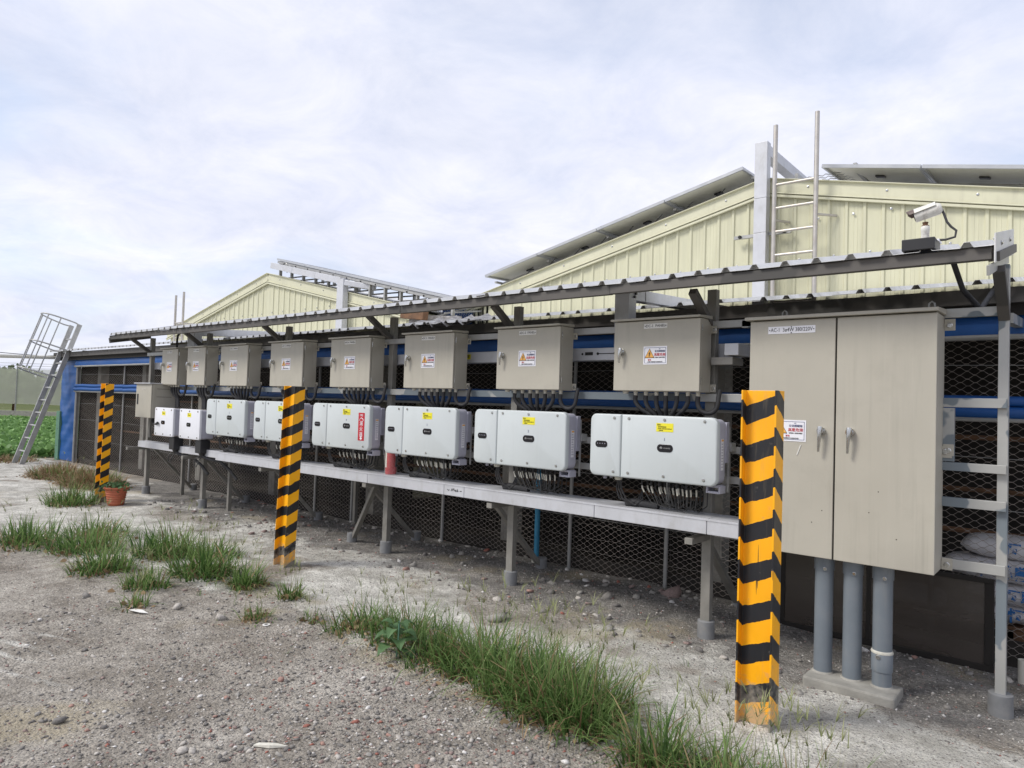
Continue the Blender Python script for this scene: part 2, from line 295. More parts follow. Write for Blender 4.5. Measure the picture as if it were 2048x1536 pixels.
# where each kind of soil lies: R pale concrete dust, G dark gravelly dirt under the rack, B far green
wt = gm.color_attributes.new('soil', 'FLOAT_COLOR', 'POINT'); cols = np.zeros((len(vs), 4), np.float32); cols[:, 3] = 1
def bump_(x, c, w): return math.exp(-((x-c)/w)**2)
for k, (x, y, z) in enumerate(vs):
    if -40 < x < 8 and -3 < y < 12:
        c0 = 3.62+.05*(x+3)*(-.6)
        pale = max(bump_(y, 3.72+.02*x, .66)*1.15, .75*bump_(y, 4.45, .5))
        if x < -7: pale = max(pale, (1-sst(4.6, 5.4, y))*sst(1.8, 3.2, y)*.85)
        pale = max(pale, .62*bump_(x, -4.9, .9)*max(bump_(y, q_+.35*(x+4.9), .05) for q_ in (1.25, 1.42, 1.58, 1.8)))
        if x < -13: pale = max(pale, .8*(1-sst(5.4, 6.0, y)))
        if x > -1.9: pale = max(pale, .95*(1-sst(4.35, 4.75, y))*sst(2.9, 3.3, y))
        pale *= .85+.9*fb(x, y, .9, 5, 1.)
        cols[k, 0] = min(1, max(0, pale))
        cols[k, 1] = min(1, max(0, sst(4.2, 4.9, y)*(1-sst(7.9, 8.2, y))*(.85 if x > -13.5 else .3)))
    far = sst(-17.2, -18.6, x) if False else 0
    cols[k, 2] = 1 if (x < -45 or y > 30 or y < -30 or x > 40) else 0
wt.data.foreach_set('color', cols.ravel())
def ground_material():
    m = bpy.data.materials.new('gravelly_ground'); m.use_nodes = True; t = m.node_tree; L = t.links; b = t.nodes['Principled BSDF']
    geo = t.nodes.new('ShaderNodeNewGeometry'); P = geo.outputs['Position']
    at = t.nodes.new('ShaderNodeVertexColor'); at.layer_name = 'soil'; sp = t.nodes.new('ShaderNodeSeparateColor'); L.new(at.outputs[0], sp.inputs[0])
    def noise(s, d=6, r=.6, off=0):
        n = t.nodes.new('ShaderNodeTexNoise'); n.inputs['Scale'].default_value = s; n.inputs['Detail'].default_value = d; n.inputs['Roughness'].default_value = r
        mp = t.nodes.new('ShaderNodeMapping'); mp.inputs['Location'].default_value = (off, off, off); L.new(P, mp.inputs[0]); L.new(mp.outputs[0], n.inputs['Vector']); return n.outputs[0]
    def ramp(src, p0, c0, p1, c1, mid=None):
        r = t.nodes.new('ShaderNodeValToRGB'); e = r.color_ramp.elements; e[0].position = p0; e[0].color = tuple(c0)+(1,); e[1].position = p1; e[1].color = tuple(c1)+(1,)
        if mid: q = e.new(mid[0]); q.color = tuple(mid[1])+(1,)
        L.new(src, r.inputs[0]); return r.outputs[0]
    def mix(f, a, c, mode='MIX'):
        n = t.nodes.new('ShaderNodeMixRGB'); n.blend_type = mode
        for i, v in enumerate((f, a, c)):
            if isinstance(v, (float, int)): n.inputs[i].default_value = v
            elif isinstance(v, tuple): n.inputs[i].default_value = v+(1,) if len(v) == 3 else v
            else: L.new(v, n.inputs[i])
        return n.outputs[0]
    dirt = ramp(noise(1.3, 8, .65), .34, (.225, .197, .162), .68, (.50, .468, .415), (.5, (.37, .34, .295)))
    fine = ramp(noise(38, 6, .7, 3), .35, (.62, .62, .62), .66, (1.32, 1.32, 1.32))
    dirt = mix(1., dirt, fine, 'MULTIPLY')
    pale = ramp(noise(2.4, 8, .7, 7), .35, (.40, .385, .34), .60, (.74, .725, .67)); pale = mix(1., pale, ramp(noise(55, 5, .7, 9), .35, (.78, .78, .78), .65, (1.1, 1.1, 1.1)), 'MULTIPLY')
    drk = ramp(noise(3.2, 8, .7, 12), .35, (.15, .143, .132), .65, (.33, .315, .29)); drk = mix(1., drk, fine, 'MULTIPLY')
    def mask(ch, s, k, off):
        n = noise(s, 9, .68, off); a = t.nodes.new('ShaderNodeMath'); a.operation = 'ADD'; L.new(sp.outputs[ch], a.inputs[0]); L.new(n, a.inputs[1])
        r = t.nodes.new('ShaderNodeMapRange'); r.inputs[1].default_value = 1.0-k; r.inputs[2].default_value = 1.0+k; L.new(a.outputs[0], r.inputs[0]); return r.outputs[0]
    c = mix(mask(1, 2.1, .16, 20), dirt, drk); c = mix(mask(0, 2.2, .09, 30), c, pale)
    c = mix(1., c, ramp(noise(6.5, 9, .75, 70), .36, (.74, .73, .72), .64, (1.2, 1.2, 1.2)), 'MULTIPLY')
    yel = ramp(noise(1.1, 4, .5, 44), .60, (0, 0, 0), .68, (1, 1, 1)); ym = t.nodes.new('ShaderNodeMath'); ym.operation = 'MULTIPLY'; ym.inputs[1].default_value = .5; L.new(yel, ym.inputs[0])
    c = mix(ym.outputs[0], c, (.40, .34, .22))
    # grit: voronoi cells in several stone colours
    for sc, w, off in ((75, .13, 0), (150, .20, 4)):
        v = t.nodes.new('ShaderNodeTexVoronoi'); v.inputs['Scale'].default_value = sc; mp = t.nodes.new('ShaderNodeMapping'); mp.inputs['Location'].default_value = (off, off, off); L.new(P, mp.inputs[0]); L.new(mp.outputs[0], v.inputs['Vector'])
        sx = t.nodes.new('ShaderNodeSeparateColor'); L.new(v.outputs['Color'], sx.inputs[0])
        stone = ramp(sx.outputs[0], 0, (.10, .095, .09), 1, (.62, .60, .55), (.72, (.26, .24, .22)))
        md = t.nodes.new('ShaderNodeMath'); md.operation = 'LESS_THAN'; md.inputs[1].default_value = .42; L.new(v.outputs['Distance'], md.inputs[0])
        pk = t.nodes.new('ShaderNodeMath'); pk.operation = 'LESS_THAN'; pk.inputs[1].default_value = w; L.new(sx.outputs[1], pk.inputs[0])
        mm = t.nodes.new('ShaderNodeMath'); mm.operation = 'MULTIPLY'; L.new(md.outputs[0], mm.inputs[0]); L.new(pk.outputs[0], mm.inputs[1])
        c = mix(mm.outputs[0], c, stone)
    grn = ramp(noise(.15, 6, .6, 50), .4, (.085, .11, .035), .6, (.14, .15, .06)); c = mix(sp.outputs[2], c, grn)
    L.new(c, b.inputs['Base Color']); b.inputs['Roughness'].default_value = .95; b.inputs['Specular IOR Level'].default_value = .2
    bp = t.nodes.new('ShaderNodeBump'); bp.inputs['Strength'].default_value = 1.0; bp.inputs['Distance'].default_value = .03
    h = t.nodes.new('ShaderNodeMath'); h.operation = 'ADD'; L.new(noise(16, 8, .72, 60), h.inputs[0]); vv = t.nodes.new('ShaderNodeTexVoronoi'); vv.inputs['Scale'].default_value = 70; L.new(P, vv.inputs['Vector'])
    hm = t.nodes.new('ShaderNodeMath'); hm.operation = 'MULTIPLY'; hm.inputs[1].default_value = -.35; L.new(vv.outputs['Distance'], hm.inputs[0]); L.new(hm.outputs[0], h.inputs[1]); L.new(h.outputs[0], bp.inputs['Height']); L.new(bp.outputs[0], b.inputs['Normal'])
    return m
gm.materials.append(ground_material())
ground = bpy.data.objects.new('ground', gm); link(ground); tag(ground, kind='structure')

# ---------------------------------------------------------------- corrugated sheets
def rib_profile(x0, x1, pitch, rh, base, top, phase=0.):
    """x, height pairs of a ribbed sheet; base and top are the widths of a rib at its foot and crest"""
    P = [(x0, 0.)]; k = math.ceil((x0-phase+base/2)/pitch); c = phase+k*pitch
    while c+base/2 < x1+1e-6:
        P += [(c-base/2, 0.), (c-top/2, rh), (c+top/2, rh), (c+base/2, 0.)]; c += pitch
    P.append((x1, 0.)); return P
def roof_sheet_mesh(x0, x1, pitch, phase, y0, z0, y1, z1, m, name='roof_sheet', rh=.030, base=.062, top=.026, th=.0025, skew=0., jit=0., sag=0.):
    P = rib_profile(x0, x1, pitch, rh, base, top, phase); mb = MB(); n = len(P); vs = []
    for dz in (0, -th):
        for s_, (y, z) in enumerate(((y0, z0), ((y0+y1)/2, (z0+z1)/2-sag), (y1, z1))):
            for i, (x, h) in enumerate(P): vs.append((x+skew*s_/2, y+(jit*math.sin(x*31+i) if s_ == 0 else 0), z+h+dz+(jit*.6*math.cos(x*17) if s_ == 0 else 0)))
    fs = []
    for s_ in range(2):
        for i in range(n-1):
            a = s_*n+i; fs.append((a, a+1, a+n+1, a+n)); a += 3*n; fs.append((a, a+n, a+n+1, a+1))
    for i in range(n-1): fs.append((i, i+3*n, i+1+3*n, i+1)); a = 2*n+i; fs.append((a, a+1, a+1+3*n, a+3*n))
    for a in (0, n-1):
        for s_ in range(2): q = a+s_*n; fs.append((q, q+n, q+4*n, q+3*n))
    mb.add(vs, fs); return mb.mesh(name, m)
def wall_sheet_mesh(x0, x1, pitch, phase, y, zb, ztop, m, rh=.018, base=.052, top=.028, name='wall_sheet'):
    P = rib_profile(x0, x1, pitch, rh, base, top, phase)
    Q = []
    for i, (x, h) in enumerate(P):
        Q.append((x, h))
        if i+1 < len(P) and h == 0 and P[i+1][1] == 0 and P[i+1][0]-x > .08:   # two shallow stiffening creases in each pan
            w = P[i+1][0]-x
            for c in (.36, .64): Q += [(x+w*c-.006, 0.), (x+w*c, .003), (x+w*c+.006, 0.)]
    n = len(Q); vs = [(x, y-h, zb) for x, h in Q]+[(x, y-h, ztop(x)) for x, h in Q]
    return MB().add(vs, [(i, i+1, n+i+1, n+i) for i in range(n-1)]).mesh(name, m)
def screw_mesh(r=.009, h=.006):
    return MB().lathe([(r*1.3, 0), (r*1.3, h*.3), (r, h*.4), (r*.9, h)], n=8).mesh('screw', M['chrome'])
SCR = screw_mesh()
def screw(parent, x, y, z, s=1., rot=(PI/2, 0, 0), name='screw'):
    o = bpy.data.objects.new(name, SCR); link(o, parent); o.location = (x, y, z); o.rotation_euler = rot; o.scale = (s, s, s); return o

# ---------------------------------------------------------------- barns
def barn(label, Y, xl, xp, xr, zeave, zpeak, zb, pitch, depth, screws, shades):
    t = thing('barn', label, 'barn', (xp, Y, 0)); X = lambda x: x-xp
    zt = lambda x: zpeak-(zpeak-zeave)*((xp-(x+xp))/(xp-xl) if x < 0 else x/(xr-xp))
    x = xl; k = 0; SW = pitch*4
    ph = pitch*.5
    while x < xr-.01:
        x1 = min(x+SW, xr)
        cuts = [x, x1] if not (x < xp < x1) else [x, xp, x1]
        for a, b in zip(cuts, cuts[1:]):
            if b-a > .02: part('wall_sheet', wall_sheet_mesh(X(a), X(b), pitch, X(xl)+ph, 0, zb, lambda q: zt(q)-.10, M['cream']), None, t)
        x = x1
    # side walls, closing the volume
    part('side_wall', MB().box(X(xl), X(xl)+.04, .02, depth, zb, zeave-.05).box(X(xr)-.04, X(xr), .02, depth, zb, zeave-.05), M['cream'], t)
    for s_ in (-1, 1):
        xe = xl-.12 if s_ < 0 else xr+.12; ze = zpeak-(zpeak-zeave)*abs(xe-xp)/(abs((xl if s_ < 0 else xr)-xp))
        L_ = math.hypot(xe-xp, zpeak-ze); n = 3; nrm = Vector((-(zpeak-ze)*s_*-1, 0, abs(xe-xp))).normalized()
        # flashing: flat board, drip lip and top cap in pieces laid along the slope
        for i in range(n):
            p = Vector((X(xp+(xe-xp)*i/n), -.035, zpeak+(ze-zpeak)*i/n)); q = Vector((X(xp+(xe-xp)*(i+1)/n), -.035, zpeak+(ze-zpeak)*(i+1)/n))
            d = (q-p).normalized(); off = Vector((0, 0, -.07)); mb = MB()
            mb.bar(p+off, q+off+d*.004, .012, .165, (0, 0, 1)); mb.bar(p+Vector((0, -.016, -.158)), q+Vector((0, -.016, -.158)), .045, .012, (0, 0, 1)); mb.bar(p+Vector((0, -.010, -.19)), q+Vector((0, -.010, -.19)), .035, .03)
            mb.bar(p+Vector((0, .05, .018)), q+Vector((0, .05, .018)), .19, .010)
            fl = part('flashing', mb, M['creamtrim'], t, bevel=.003)
            fl.location.y -= .002*(i % 2)
            for c in (.3, .8): a = p.lerp(q, c); screw(t, a.x, -.043-.002*(i % 2), a.z-.06, 1.2, name='flashing_screw')
        rf = part('roof', MB().bar((X(xp), .02, zpeak-.01), (X(xe), .02, ze-.01), .02, .02), M['roofd'], t)
        rf.data = bpy.data.meshes.new('roof'); N = int(L_/.2); vs = []; 
        for i in range(N*4+1):
            u = i/(N*4); h = (0, .02, .02, 0)[i % 4]
            for yy in (.02, depth): vs.append((X(xp+(xe-xp)*u), yy, zpeak+(ze-zpeak)*u+h*.6-.002))
        rf.data.from_pydata(vs, [], [(2*i, 2*i+1, 2*i+3, 2*i+2) for i in range(N*4)]); rf.data.materials.append(M['roofw'])
    for (z, step, x0, x1) in screws:
        x = x0
        while x < x1: screw(t, X(x), -.02, z+random.uniform(-.01, .01), 1.3); x += step
    return t
B1Y, B2Y = 8.6, 7.9
B1P, B1Z, B1L, B1R, B1E = -3.14, 4.55, -8.12, 1.85, 3.42
B2P, B2Z, B2L, B2R, B2E = -13.38, 4.25, -17.9, -8.88, 3.24
b1 = barn('larger cream ribbed metal barn at right behind the tall cabinet', B1Y, B1L, B1P, B1R, B1E, B1Z, 0, .194, 24,
          [(3.52, .388, -6.6, 1.6), (3.98, .388, -2.9, 1.2)], None)
b2 = barn('smaller cream ribbed metal barn on the left with a rooftop rack on its right slope', B2Y, B2L, B2P, B2R, B2E, B2Z, 0, .2, 24,
          [(3.42, .4, -16.8, -9.2)], None)
def slope(z0, zp, x0, xp, x): return zp-(zp-z0)*abs(x-xp)/abs(x0-xp)

# solar modules: frame, back sheet, cells
def solar(label, p, ex, ey, w, l, group):
    """p = front left corner, ex = unit vector along the front edge, ey = unit vector to the rear"""
    ex = Vector(ex).normalized(); ey = Vector(ey).normalized(); ez = ex.cross(ey).normalized(); p = Vector(p)
    t = thing('solar_panel', label, 'solar panel', p, group)
    Z = Vector((0, 0, 0))
    def q(a, b, c): return ex*a+ey*b+ez*c
    mb = MB()
    for (a0, b0, a1, b1) in ((0, .012, w, .012), (0, l-.012, w, l-.012), (.012, .024, .012, l-.024), (w-.012, .024, w-.012, l-.024)):
        mb.bar(q(a0, b0, .02), q(a1, b1, .02), .024, .04, ez)
    part('frame', mb, M['frame'], t)
    part('back_sheet', MB().add([q(.02, .02, .030), q(w-.02, .02, .030), q(w-.02, l-.02, .030), q(.02, l-.02, .030)], [(0, 3, 2, 1)]), M['panelback'], t)
    part('cell_face', MB().add([q(.02, .02, .036), q(w-.02, .02, .036), q(w-.02, l-.02, .036), q(.02, l-.02, .036)], [(0, 1, 2, 3)]), M['cells'], t)
    part('junction_box', MB().bar(q(w/2-.05, l*.3, .02), q(w/2+.05, l*.3, .02), .09, .018, ez), M['black'], t)
    return t
gl = 'solar panels on the barn roofs'
# left slope of the large barn, four modules in a row parallel to the slope
dirL = Vector((1.085, 0, .2400)).normalized(); p0 = Vector((-7.72, 8.45, 3.745)); PL = 1.112
names = ['lowest, leftmost', 'second from the bottom', 'third from the bottom', 'topmost']
for k in range(4):
    solar('%s of four solar panels up the left slope of the large barn' % names[k], p0+dirL*PL*k, dirL, (0, 1, .03), PL-.012, 1.75, gl)
dirR = Vector((1.05, 0, -.213)).normalized(); p1 = Vector((-2.50, 8.62, 4.60)); PR = 1.07
for k, nm in enumerate(['solar panel beside the roof ladder on the large barn', 'solar panel in the middle above the security camera on the large barn', 'solar panel at the right edge of the picture on the large barn']):
    solar(nm, p1+dirR*PR*k, dirR, (0, 1, .06), PR-.014, 1.9, gl)
rk = thing('panel_rack', 'aluminium rails and struts carrying the right hand solar panels of the large barn', 'rack', (-2.5, 8.9, 4.4))
mbx = lambda a, b, w, h: MB().bar(a, b, w, h)
for j, yy in enumerate((.35, 1.1)):
    part('rail', mbx((-.1, yy, .17+.06*yy), (3.2, yy, .17+.06*yy-.655), .045, .045), M['alu'], rk)
for k in range(5):
    x = .35+k*.72; z = -.20*x+.16
    part('strut', mbx((x, .33, z-.13), (x, .37, z+.02), .06, .012), M['alu'], rk); part('strut', mbx((x+.09, .33, z-.14), (x+.09, .37, z+.02), .012, .06), M['alu'], rk)
rk2 = thing('panel_rack', 'aluminium rails under the row of panels on the left slope of the large barn', 'rack', (-7.7, 8.6, 3.7))
for yy in (.25, 1.2): part('rail', mbx((0, yy, -.02), (4.4, yy, .95), .04, .04), M['alu'], rk2)
for k in range(5): part('clamp', mbx((.0+k*1.085, .1, .0+.24*k), (.0+k*1.085, 1.4, .02+.24*k), .05, .03), M['alu'], rk2)
cb_ = MB()
for k in range(9):
    x0 = .55+k*.45; pts = [(x0+.32*u, .0-.02*math.sin(PI*u), -.16+.2212*(x0+.32*u)+.12*u-.05*math.sin(PI*u)) for u in (0, .25, .5, .75, 1)]
    cb_.tube(pts, .006, 5)
part('cable', cb_, M['black'], rk2)

# ---- tray columns and rooftop walkways
def tray_box(name, p, q, w, h, parent, cover=True):
    return part(name, MB().bar(p, q, w, h), M['tray'], parent, bevel=.004)
ct = thing('cable_duct', 'tall white square cable duct climbing the large barn beside the roof ladder', 'cable duct', (-3.12, 8.45, 2.9))
part('duct_section', MB().box(-.10, .055, -.06, .06, 0, .95), M['tray'], ct, bevel=.004)
part('duct_section', MB().box(-.10, .055, -.06, .06, .954, 1.38), M['tray'], ct, bevel=.004)
part('duct_section', MB().box(-.10, .055, -.06, .06, 1.384, 2.08), M['tray'], ct, bevel=.004)
part('duct_section', MB().box(-.085, .045, .07, 1.6, 1.93, 2.06).box(-.085, .045, 1.61, 3.2, 1.93, 2.06), M['tray'], ct, bevel=.004)
part('bracket', MB().box(-.38, -.105, .03, .07, .93, .97).box(.06, .32, .03, .07, .93, .97), M['alu'], ct)
for x in (-.3, .25): part('bolt', MB().lathe([(.022, 0), (.022, .02), (.012, .03)], n=8).mesh('bolt', M['black']), None, ct, loc=(x, .03, .95)).rotation_euler = (PI/2, 0, 0)
ww = thing('roof_walkway', 'expanded metal walkway lying on the ridge of the large barn', 'walkway', (-2.85, 8.9, 4.62))
mb = MB()
for j in range(26):
    y = .1+j*.11; z = .004*j
    mb.tube([(x*.05, y+.03*((x % 2)*2-1), z+.01) for x in range(13)], .006, 4)
part('expanded_mesh', mb, M['alu'], ww, kind='stuff')
part('side_rail', MB().box(-.05, -.01, 0, 3, -.02, .06), M['alu'], ww); part('side_rail', MB().box(.63, .67, 0, 3, -.02, .06), M['alu'], ww)
cr2 = thing('cable_duct', 'white square cable duct standing against the smaller barn', 'cable duct', (-10.66, 7.78, 2.8))
part('duct_section', MB().box(-.10, .09, -.06, .06, 0, 1.08), M['tray'], cr2, bevel=.004)
sl2 = (B2Z-B2E)/(B2R-B2P)
for k in range(3):
    a = -2.42+k*.80; b = a+.795
    part('duct_section', MB().bar((a, 0, 1.02+.02-sl2*a-.0), (b, 0, 1.02+.02-sl2*b), .11, .12), M['tray'], cr2, bevel=.004)
part('elbow', MB().bar((.08, .0, 1.00), (.62, .25, .90), .12, .10), M['tray'], cr2, bevel=.01)
# rack with five modules above the right slope of the smaller barn
r2 = thing('panel_rack', 'aluminium legs and rails raising a panel row above the smaller barn roof', 'rack', (-13.07, 7.9, 4.2))
zt2 = lambda x: .34-.2326*x; zb2 = lambda x: .0-.216*x
xk = 0.
part('rail', mbx((0, 0, zt2(0)-.06), (5.3, 0, zt2(5.3)-.06), .04, .05), M['alu'], r2)
part('rail', mbx((0, 1.0, zt2(0)-.06), (5.3, 1.0, zt2(5.3)-.06), .04, .05), M['alu'], r2)
part('rail', mbx((-.02, .05, zt2(0)-.02), (5.3, .05, zt2(5.3)-.02), .02, .03), M['frame'], r2)
for k in range(12):
    x = .25+k*.425
    part('cross_brace', mbx((x, .06, zb2(x)-.02), (x+.30, .90, zt2(x+.3)-.08), .025, .025), M['alu'], r2)
    part('purlin', mbx((x, -.02, zt2(x)-.075), (x, 1.1, zt2(x)-.075), .04, .035), M['alu'], r2)
for k in range(13):
    x = .05+k*.425
    part('leg', mbx((x, .03, zb2(x)-.03), (x, .03, zt2(x)-.05), .035, .055), M['alu'], r2)
    part('leg', mbx((x+.17, .95, zb2(x)-.03), (x+.17, .95, zt2(x+.17)-.05), .035, .06), M['alu'], r2)
part('cable_hook', MB().tube([(.28+.09*math.cos(a), -.02, .16+.07*math.sin(a)) for a in np.linspace(PI, 0, 9)]+[(.37, -.02, .02)], .012, 6), M['alu'], r2)
d2 = Vector((1, 0, -.2326)).normalized()
nm5 = ['highest', 'second highest', 'middle', 'second lowest', 'lowest']
for k in range(5):
    solar('%s of the five solar panels raised over the right slope of the smaller barn' % nm5[k], Vector((-13.07, 7.86, 4.515))+d2*1.06*k, d2, (0, 1, 0), 1.05, 1.2, gl)

# ladders
def rung_ladder(label, x0, x1, y, z0, z1, rz, step, r, m, stand=None, bow=0.):
    t = thing('roof_ladder', label, 'ladder', ((x0+x1)/2, y, z0)); h = (x1-x0)/2
    for s_, dz in ((-1, -.05), (1, 0)): part('rail', MB().tube([(s_*h, 0, 0), (s_*h, 0, z1-z0+dz)], r*1.45, 12), m, t, smooth=40)
    z = rz
    while z < z1-.55: part('rung', MB().tube([(-h, 0, z-z0), (h, 0, z-z0)], r*.85, 8), m, t, smooth=40); z += step
    if stand:
        for z, l in stand:
            for s_ in (-1, 1): part('standoff', MB().tube([(s_*h, 0, z-z0), (s_*h+(.18 if s_ > 0 else .12), l, z-z0+.0)], r*.8, 8), m, t, smooth=40)
    return t
rung_ladder('stainless tube ladder fixed to the large barn, reaching above its ridge', -2.965, -2.485, 8.38, 2.75, 5.19, 2.98, .285, .019, M['stainless'], [(3.98, .2), (3.42, .2)])
rung_ladder('pinkish tube ladder rising past the left eave of the smaller barn', -16.36, -15.97, 7.3, 2.7, 4.0, 2.95, .35, .018, M['stainless'], [(3.28, .55)])

# ---------------------------------------------------------------- lean-to poultry shed
shed = thing('poultry_shed', 'long low open shed with ribbed white roof and wire front in front of the barns', 'shed', (-9, 5.8, 0))
EY, EZ, RY, RZ = 5.62, 2.565, 8.55, 3.05
xe = -19.1; k = 0
while xe < 1.9:
    w = .73; x1 = xe+w; off = Vector((9, -5.8, 0))
    if True:
        ys_ = RY if (-18 < xe < -8.6 or xe > -8.2) else 8.0
        me = roof_sheet_mesh(xe+9, x1+9, .1825, .0, EY-5.8+random.uniform(-.012, .012), EZ+random.uniform(-.004, .004), ys_-5.8, EZ+(RZ-EZ)*(ys_-EY)/(RY-EY), M['roofd'], jit=.002 if xe > -17 else .012)
        part('roof_sheet', me, None, shed)
    xe = x1+.002; k += 1
# crumpled sheets where the two barns meet
mb = MB(); N = 14
vs = [(-6.35+i*.085, EY-.02+.10*j+random.uniform(-.02, .02), EZ-.01+.03*j+.035*math.sin(i*2.1+j)+random.uniform(-.012, .012)) for j in range(5) for i in range(N)]
vs = [(a+9, b-5.8, c) for a, b, c in vs]
part('crumpled_sheet', mb.add(vs, [(j*N+i, j*N+i+1, (j+1)*N+i+1, (j+1)*N+i) for j in range(4) for i in range(N-1)]), M['tin'], shed)
part('eave_beam', MB().box(-10.1, 10.9, -.10, -.05, 2.44, 2.545), M['brown'], shed)
part('purlin', MB().box(-9.9, 10.9, 1.2, 1.26, 2.62, 2.70), M['dark'], shed)
part('fascia_board', MB().box(-10.0, 10.9, -.045, -.02, 2.36, 2.50), M['dark'], shed)
for i, x in enumerate(np.arange(-9.5, 11, 1.85)): part('rafter', MB().bar((x, -.05, 2.49), (x, 2.7, 2.49+.165*2.7), .05, .09), M['dark'], shed)
for i, x in enumerate((-8.62, -6.2, -3.7, -1.2, 1.3, 3.8, 6.3, 8.95)): part('concrete_column', MB().box(x-.09, x+.09, .40, .58, -.05, 2.55), M['conc'], shed, bevel=.01)
for i, x in enumerate((-8.95,)): part('end_post', MB().box(x-.03, x+.03, .04, .12, -.05, 2.5), M['fpost'], shed)
part('shade_backing', MB().box(.4, 10.9, 2.68, 2.72, -.05, 2.95).box(-9.9, .4, 1.98, 2.02, -.05, 2.8), M['dark'], shed)  # near-black sheets before the cream barn walls, inner shade put into their colour
part('litter_bed', MB().box(.4, 10.8, .19, 2.67, -.1, .035).box(-8.95, .4, .19, 1.97, -.1, .035), mat('dark_poultry_litter', (.040, .034, .027), .95, 0, .4, 9, bump=.6, bs=40), shed)
part('base_board', MB().box(-8.9, 10.8, .165, .185, -.1, .13), M['dark'], shed)
part('added_end_screen', MB().box(-9.0, -8.96, .15, 1.97, -.05, 2.6), M['dark'], shed)  # added dark sheet, closes the open end so no bright outside shows through
for (y, z) in ((.9, .75), (1.3, 1.05), (1.0, 1.5)): part('perch', MB().tube([(-8.8, y, z), (9.5, y, z)], .022, 6), M['wood'], shed)
# rolled blue curtains along the front
for nmz, z0, z1, lab in (('upper', 2.23, 2.36, 'upper blue rolled curtain running along the shed front under the eave'),):
    c = thing('rolled_curtain', lab, 'curtain', (-9, 5.84, z0))
    for i in range(7):
        xa = -8.9+i*2.74; xb = xa+2.735; mb = MB(); n = 18
        ring = []
        for j in range(n+1):
            x = xa+(xb-xa)*j/n; w = .012*math.sin(x*5.3)+.008*math.sin(x*13)
            ring.append([(x, -.045+w*.4, -.0+w*.3), (x, -.055+w*.3, .06), (x, -.03, .145+w*.5), (x, .02, .15+w*.5), (x, .03, .0)])
        vs = [p for r in ring for p in r]; fs = [(j*5+a, j*5+a+1, (j+1)*5+a+1, (j+1)*5+a) for j in range(n) for a in range(4)]
        part('tarpaulin', mb.add(vs, fs), M['blue'], c, smooth=50)
    part('pipe', MB().tube([(-8.95, -.04, -.012), (10.8, -.04, -.012)], .02, 8), M['fpost'], c, smooth=40)
c = thing('rolled_curtain', 'lower blue curtain rolled on twin pipes across the middle of the shed front', 'curtain', (-9, 5.84, 1.66))
for (dy, dz, r) in ((-.03, .04, .042), (-.02, .118, .036)):
    for i in range(7):
        xa = -8.9+i*2.74
        part('curtain_roll', MB().tube([(xa+j*.39, dy+.004*math.sin((xa+j)*3), dz+.005*math.sin((xa+j)*2.3)) for j in range(8)], r, 12), M['blue'], c, smooth=50)
part('pipe', MB().tube([(-8.95, -.03, -.012), (10.8, -.03, -.012)], .017, 8), M['fpost'], c, smooth=40)

# wire fence
fence = thing('wire_fence', 'brownish hexagonal wire mesh fence stretched on thin pipes across the shed front', 'fence', (-9, 5.93, 0))
def strand_mesh(rows, r, closed=False):
    """rows: list of (n,3) arrays -> thin three sided wires"""
    V = []; F = []; o = 0
    for P in rows:
        n = len(P); ang = np.array([0, 2*PI/3, 4*PI/3]); off = np.stack([np.zeros(3), np.cos(ang)*r, np.sin(ang)*r], 1)
        v = (P[:, None, :]+off[None]).reshape(-1, 3); V.append(v); i = np.arange(n-1)[:, None]*3
        for a in range(3):
            b = (a+1) % 3; F.append(np.concatenate([i+a, i+b, i+3+b, i+3+a], 1)+o)
        o += n*3
    V = np.concatenate(V); F = np.concatenate(F); me = bpy.data.meshes.new('wire_mesh'); me.vertices.add(len(V)); me.vertices.foreach_set('co', V.astype(np.float32).ravel())
    me.loops.add(F.size); me.loops.foreach_set('vertex_index', F.ravel().astype(np.int32)); me.polygons.add(len(F)); me.polygons.foreach_set('loop_start', (np.arange(len(F))*4).astype(np.int32)); me.update(calc_edges=True); return me
def hex_rows(x0, x1, z0, z1, cw, ch, seed=0):
    rows = []; nz = int((z1-z0)/ch); n = int((x1-x0)/(cw/6))
    t = np.arange(n); x = x0+t*cw/6
    pat = np.array([0, 0, .5, 1, 1, .5])                       # flat - climb - flat - drop gives lozenges with twisted flats
    for j in range(nz+1):
        base = z0+j*ch
        for s_ in (1,):
            u = pat[(t+(0 if j % 2 == 0 else 3)) % 6]
            z = base+(u-.5)*ch*.96*1.0+.010*np.sin(x*2.1+j*.2)+.004*np.sin(x*9+j)
            rows.append(np.stack([x+.012*np.sin(base*7+x), .006*np.sin(x*4+base*5), z], 1))
    return rows
me = strand_mesh(hex_rows(-8.95, 10.6, .03, 2.3, .092, .0255), .0021); me.materials.append(M['wire'])
wm = part('wire_mesh', me, None, fence, kind='stuff')
rows = []
for z in (.08, .2, .33, .46, .60, .72): rows.append(np.array([[x, .04, z+.012*math.sin(x*1.7+z*9)] for x in np.arange(-5.5, 7.0, .1)]))
for x in np.arange(-5.5, 7.0, .068): rows.append(np.array([[x+.004*math.sin(z*9+x*3), .04, z] for z in np.linspace(.0, .76, 7)]))
me = strand_mesh(rows, .0019); me.materials.append(M['wired']); part('welded_wire_strip', me, None, fence, kind='stuff')
rows = [np.array([[x, -.01, z+.02*math.sin(x*.8+z)] for x in np.arange(-8.9, 8.8, .2)]) for z in (.55, 1.0, 1.36, 2.02)]
me = strand_mesh(rows, .0026); me.materials.append(M['fpost']); part('tension_wire', me, None, fence)
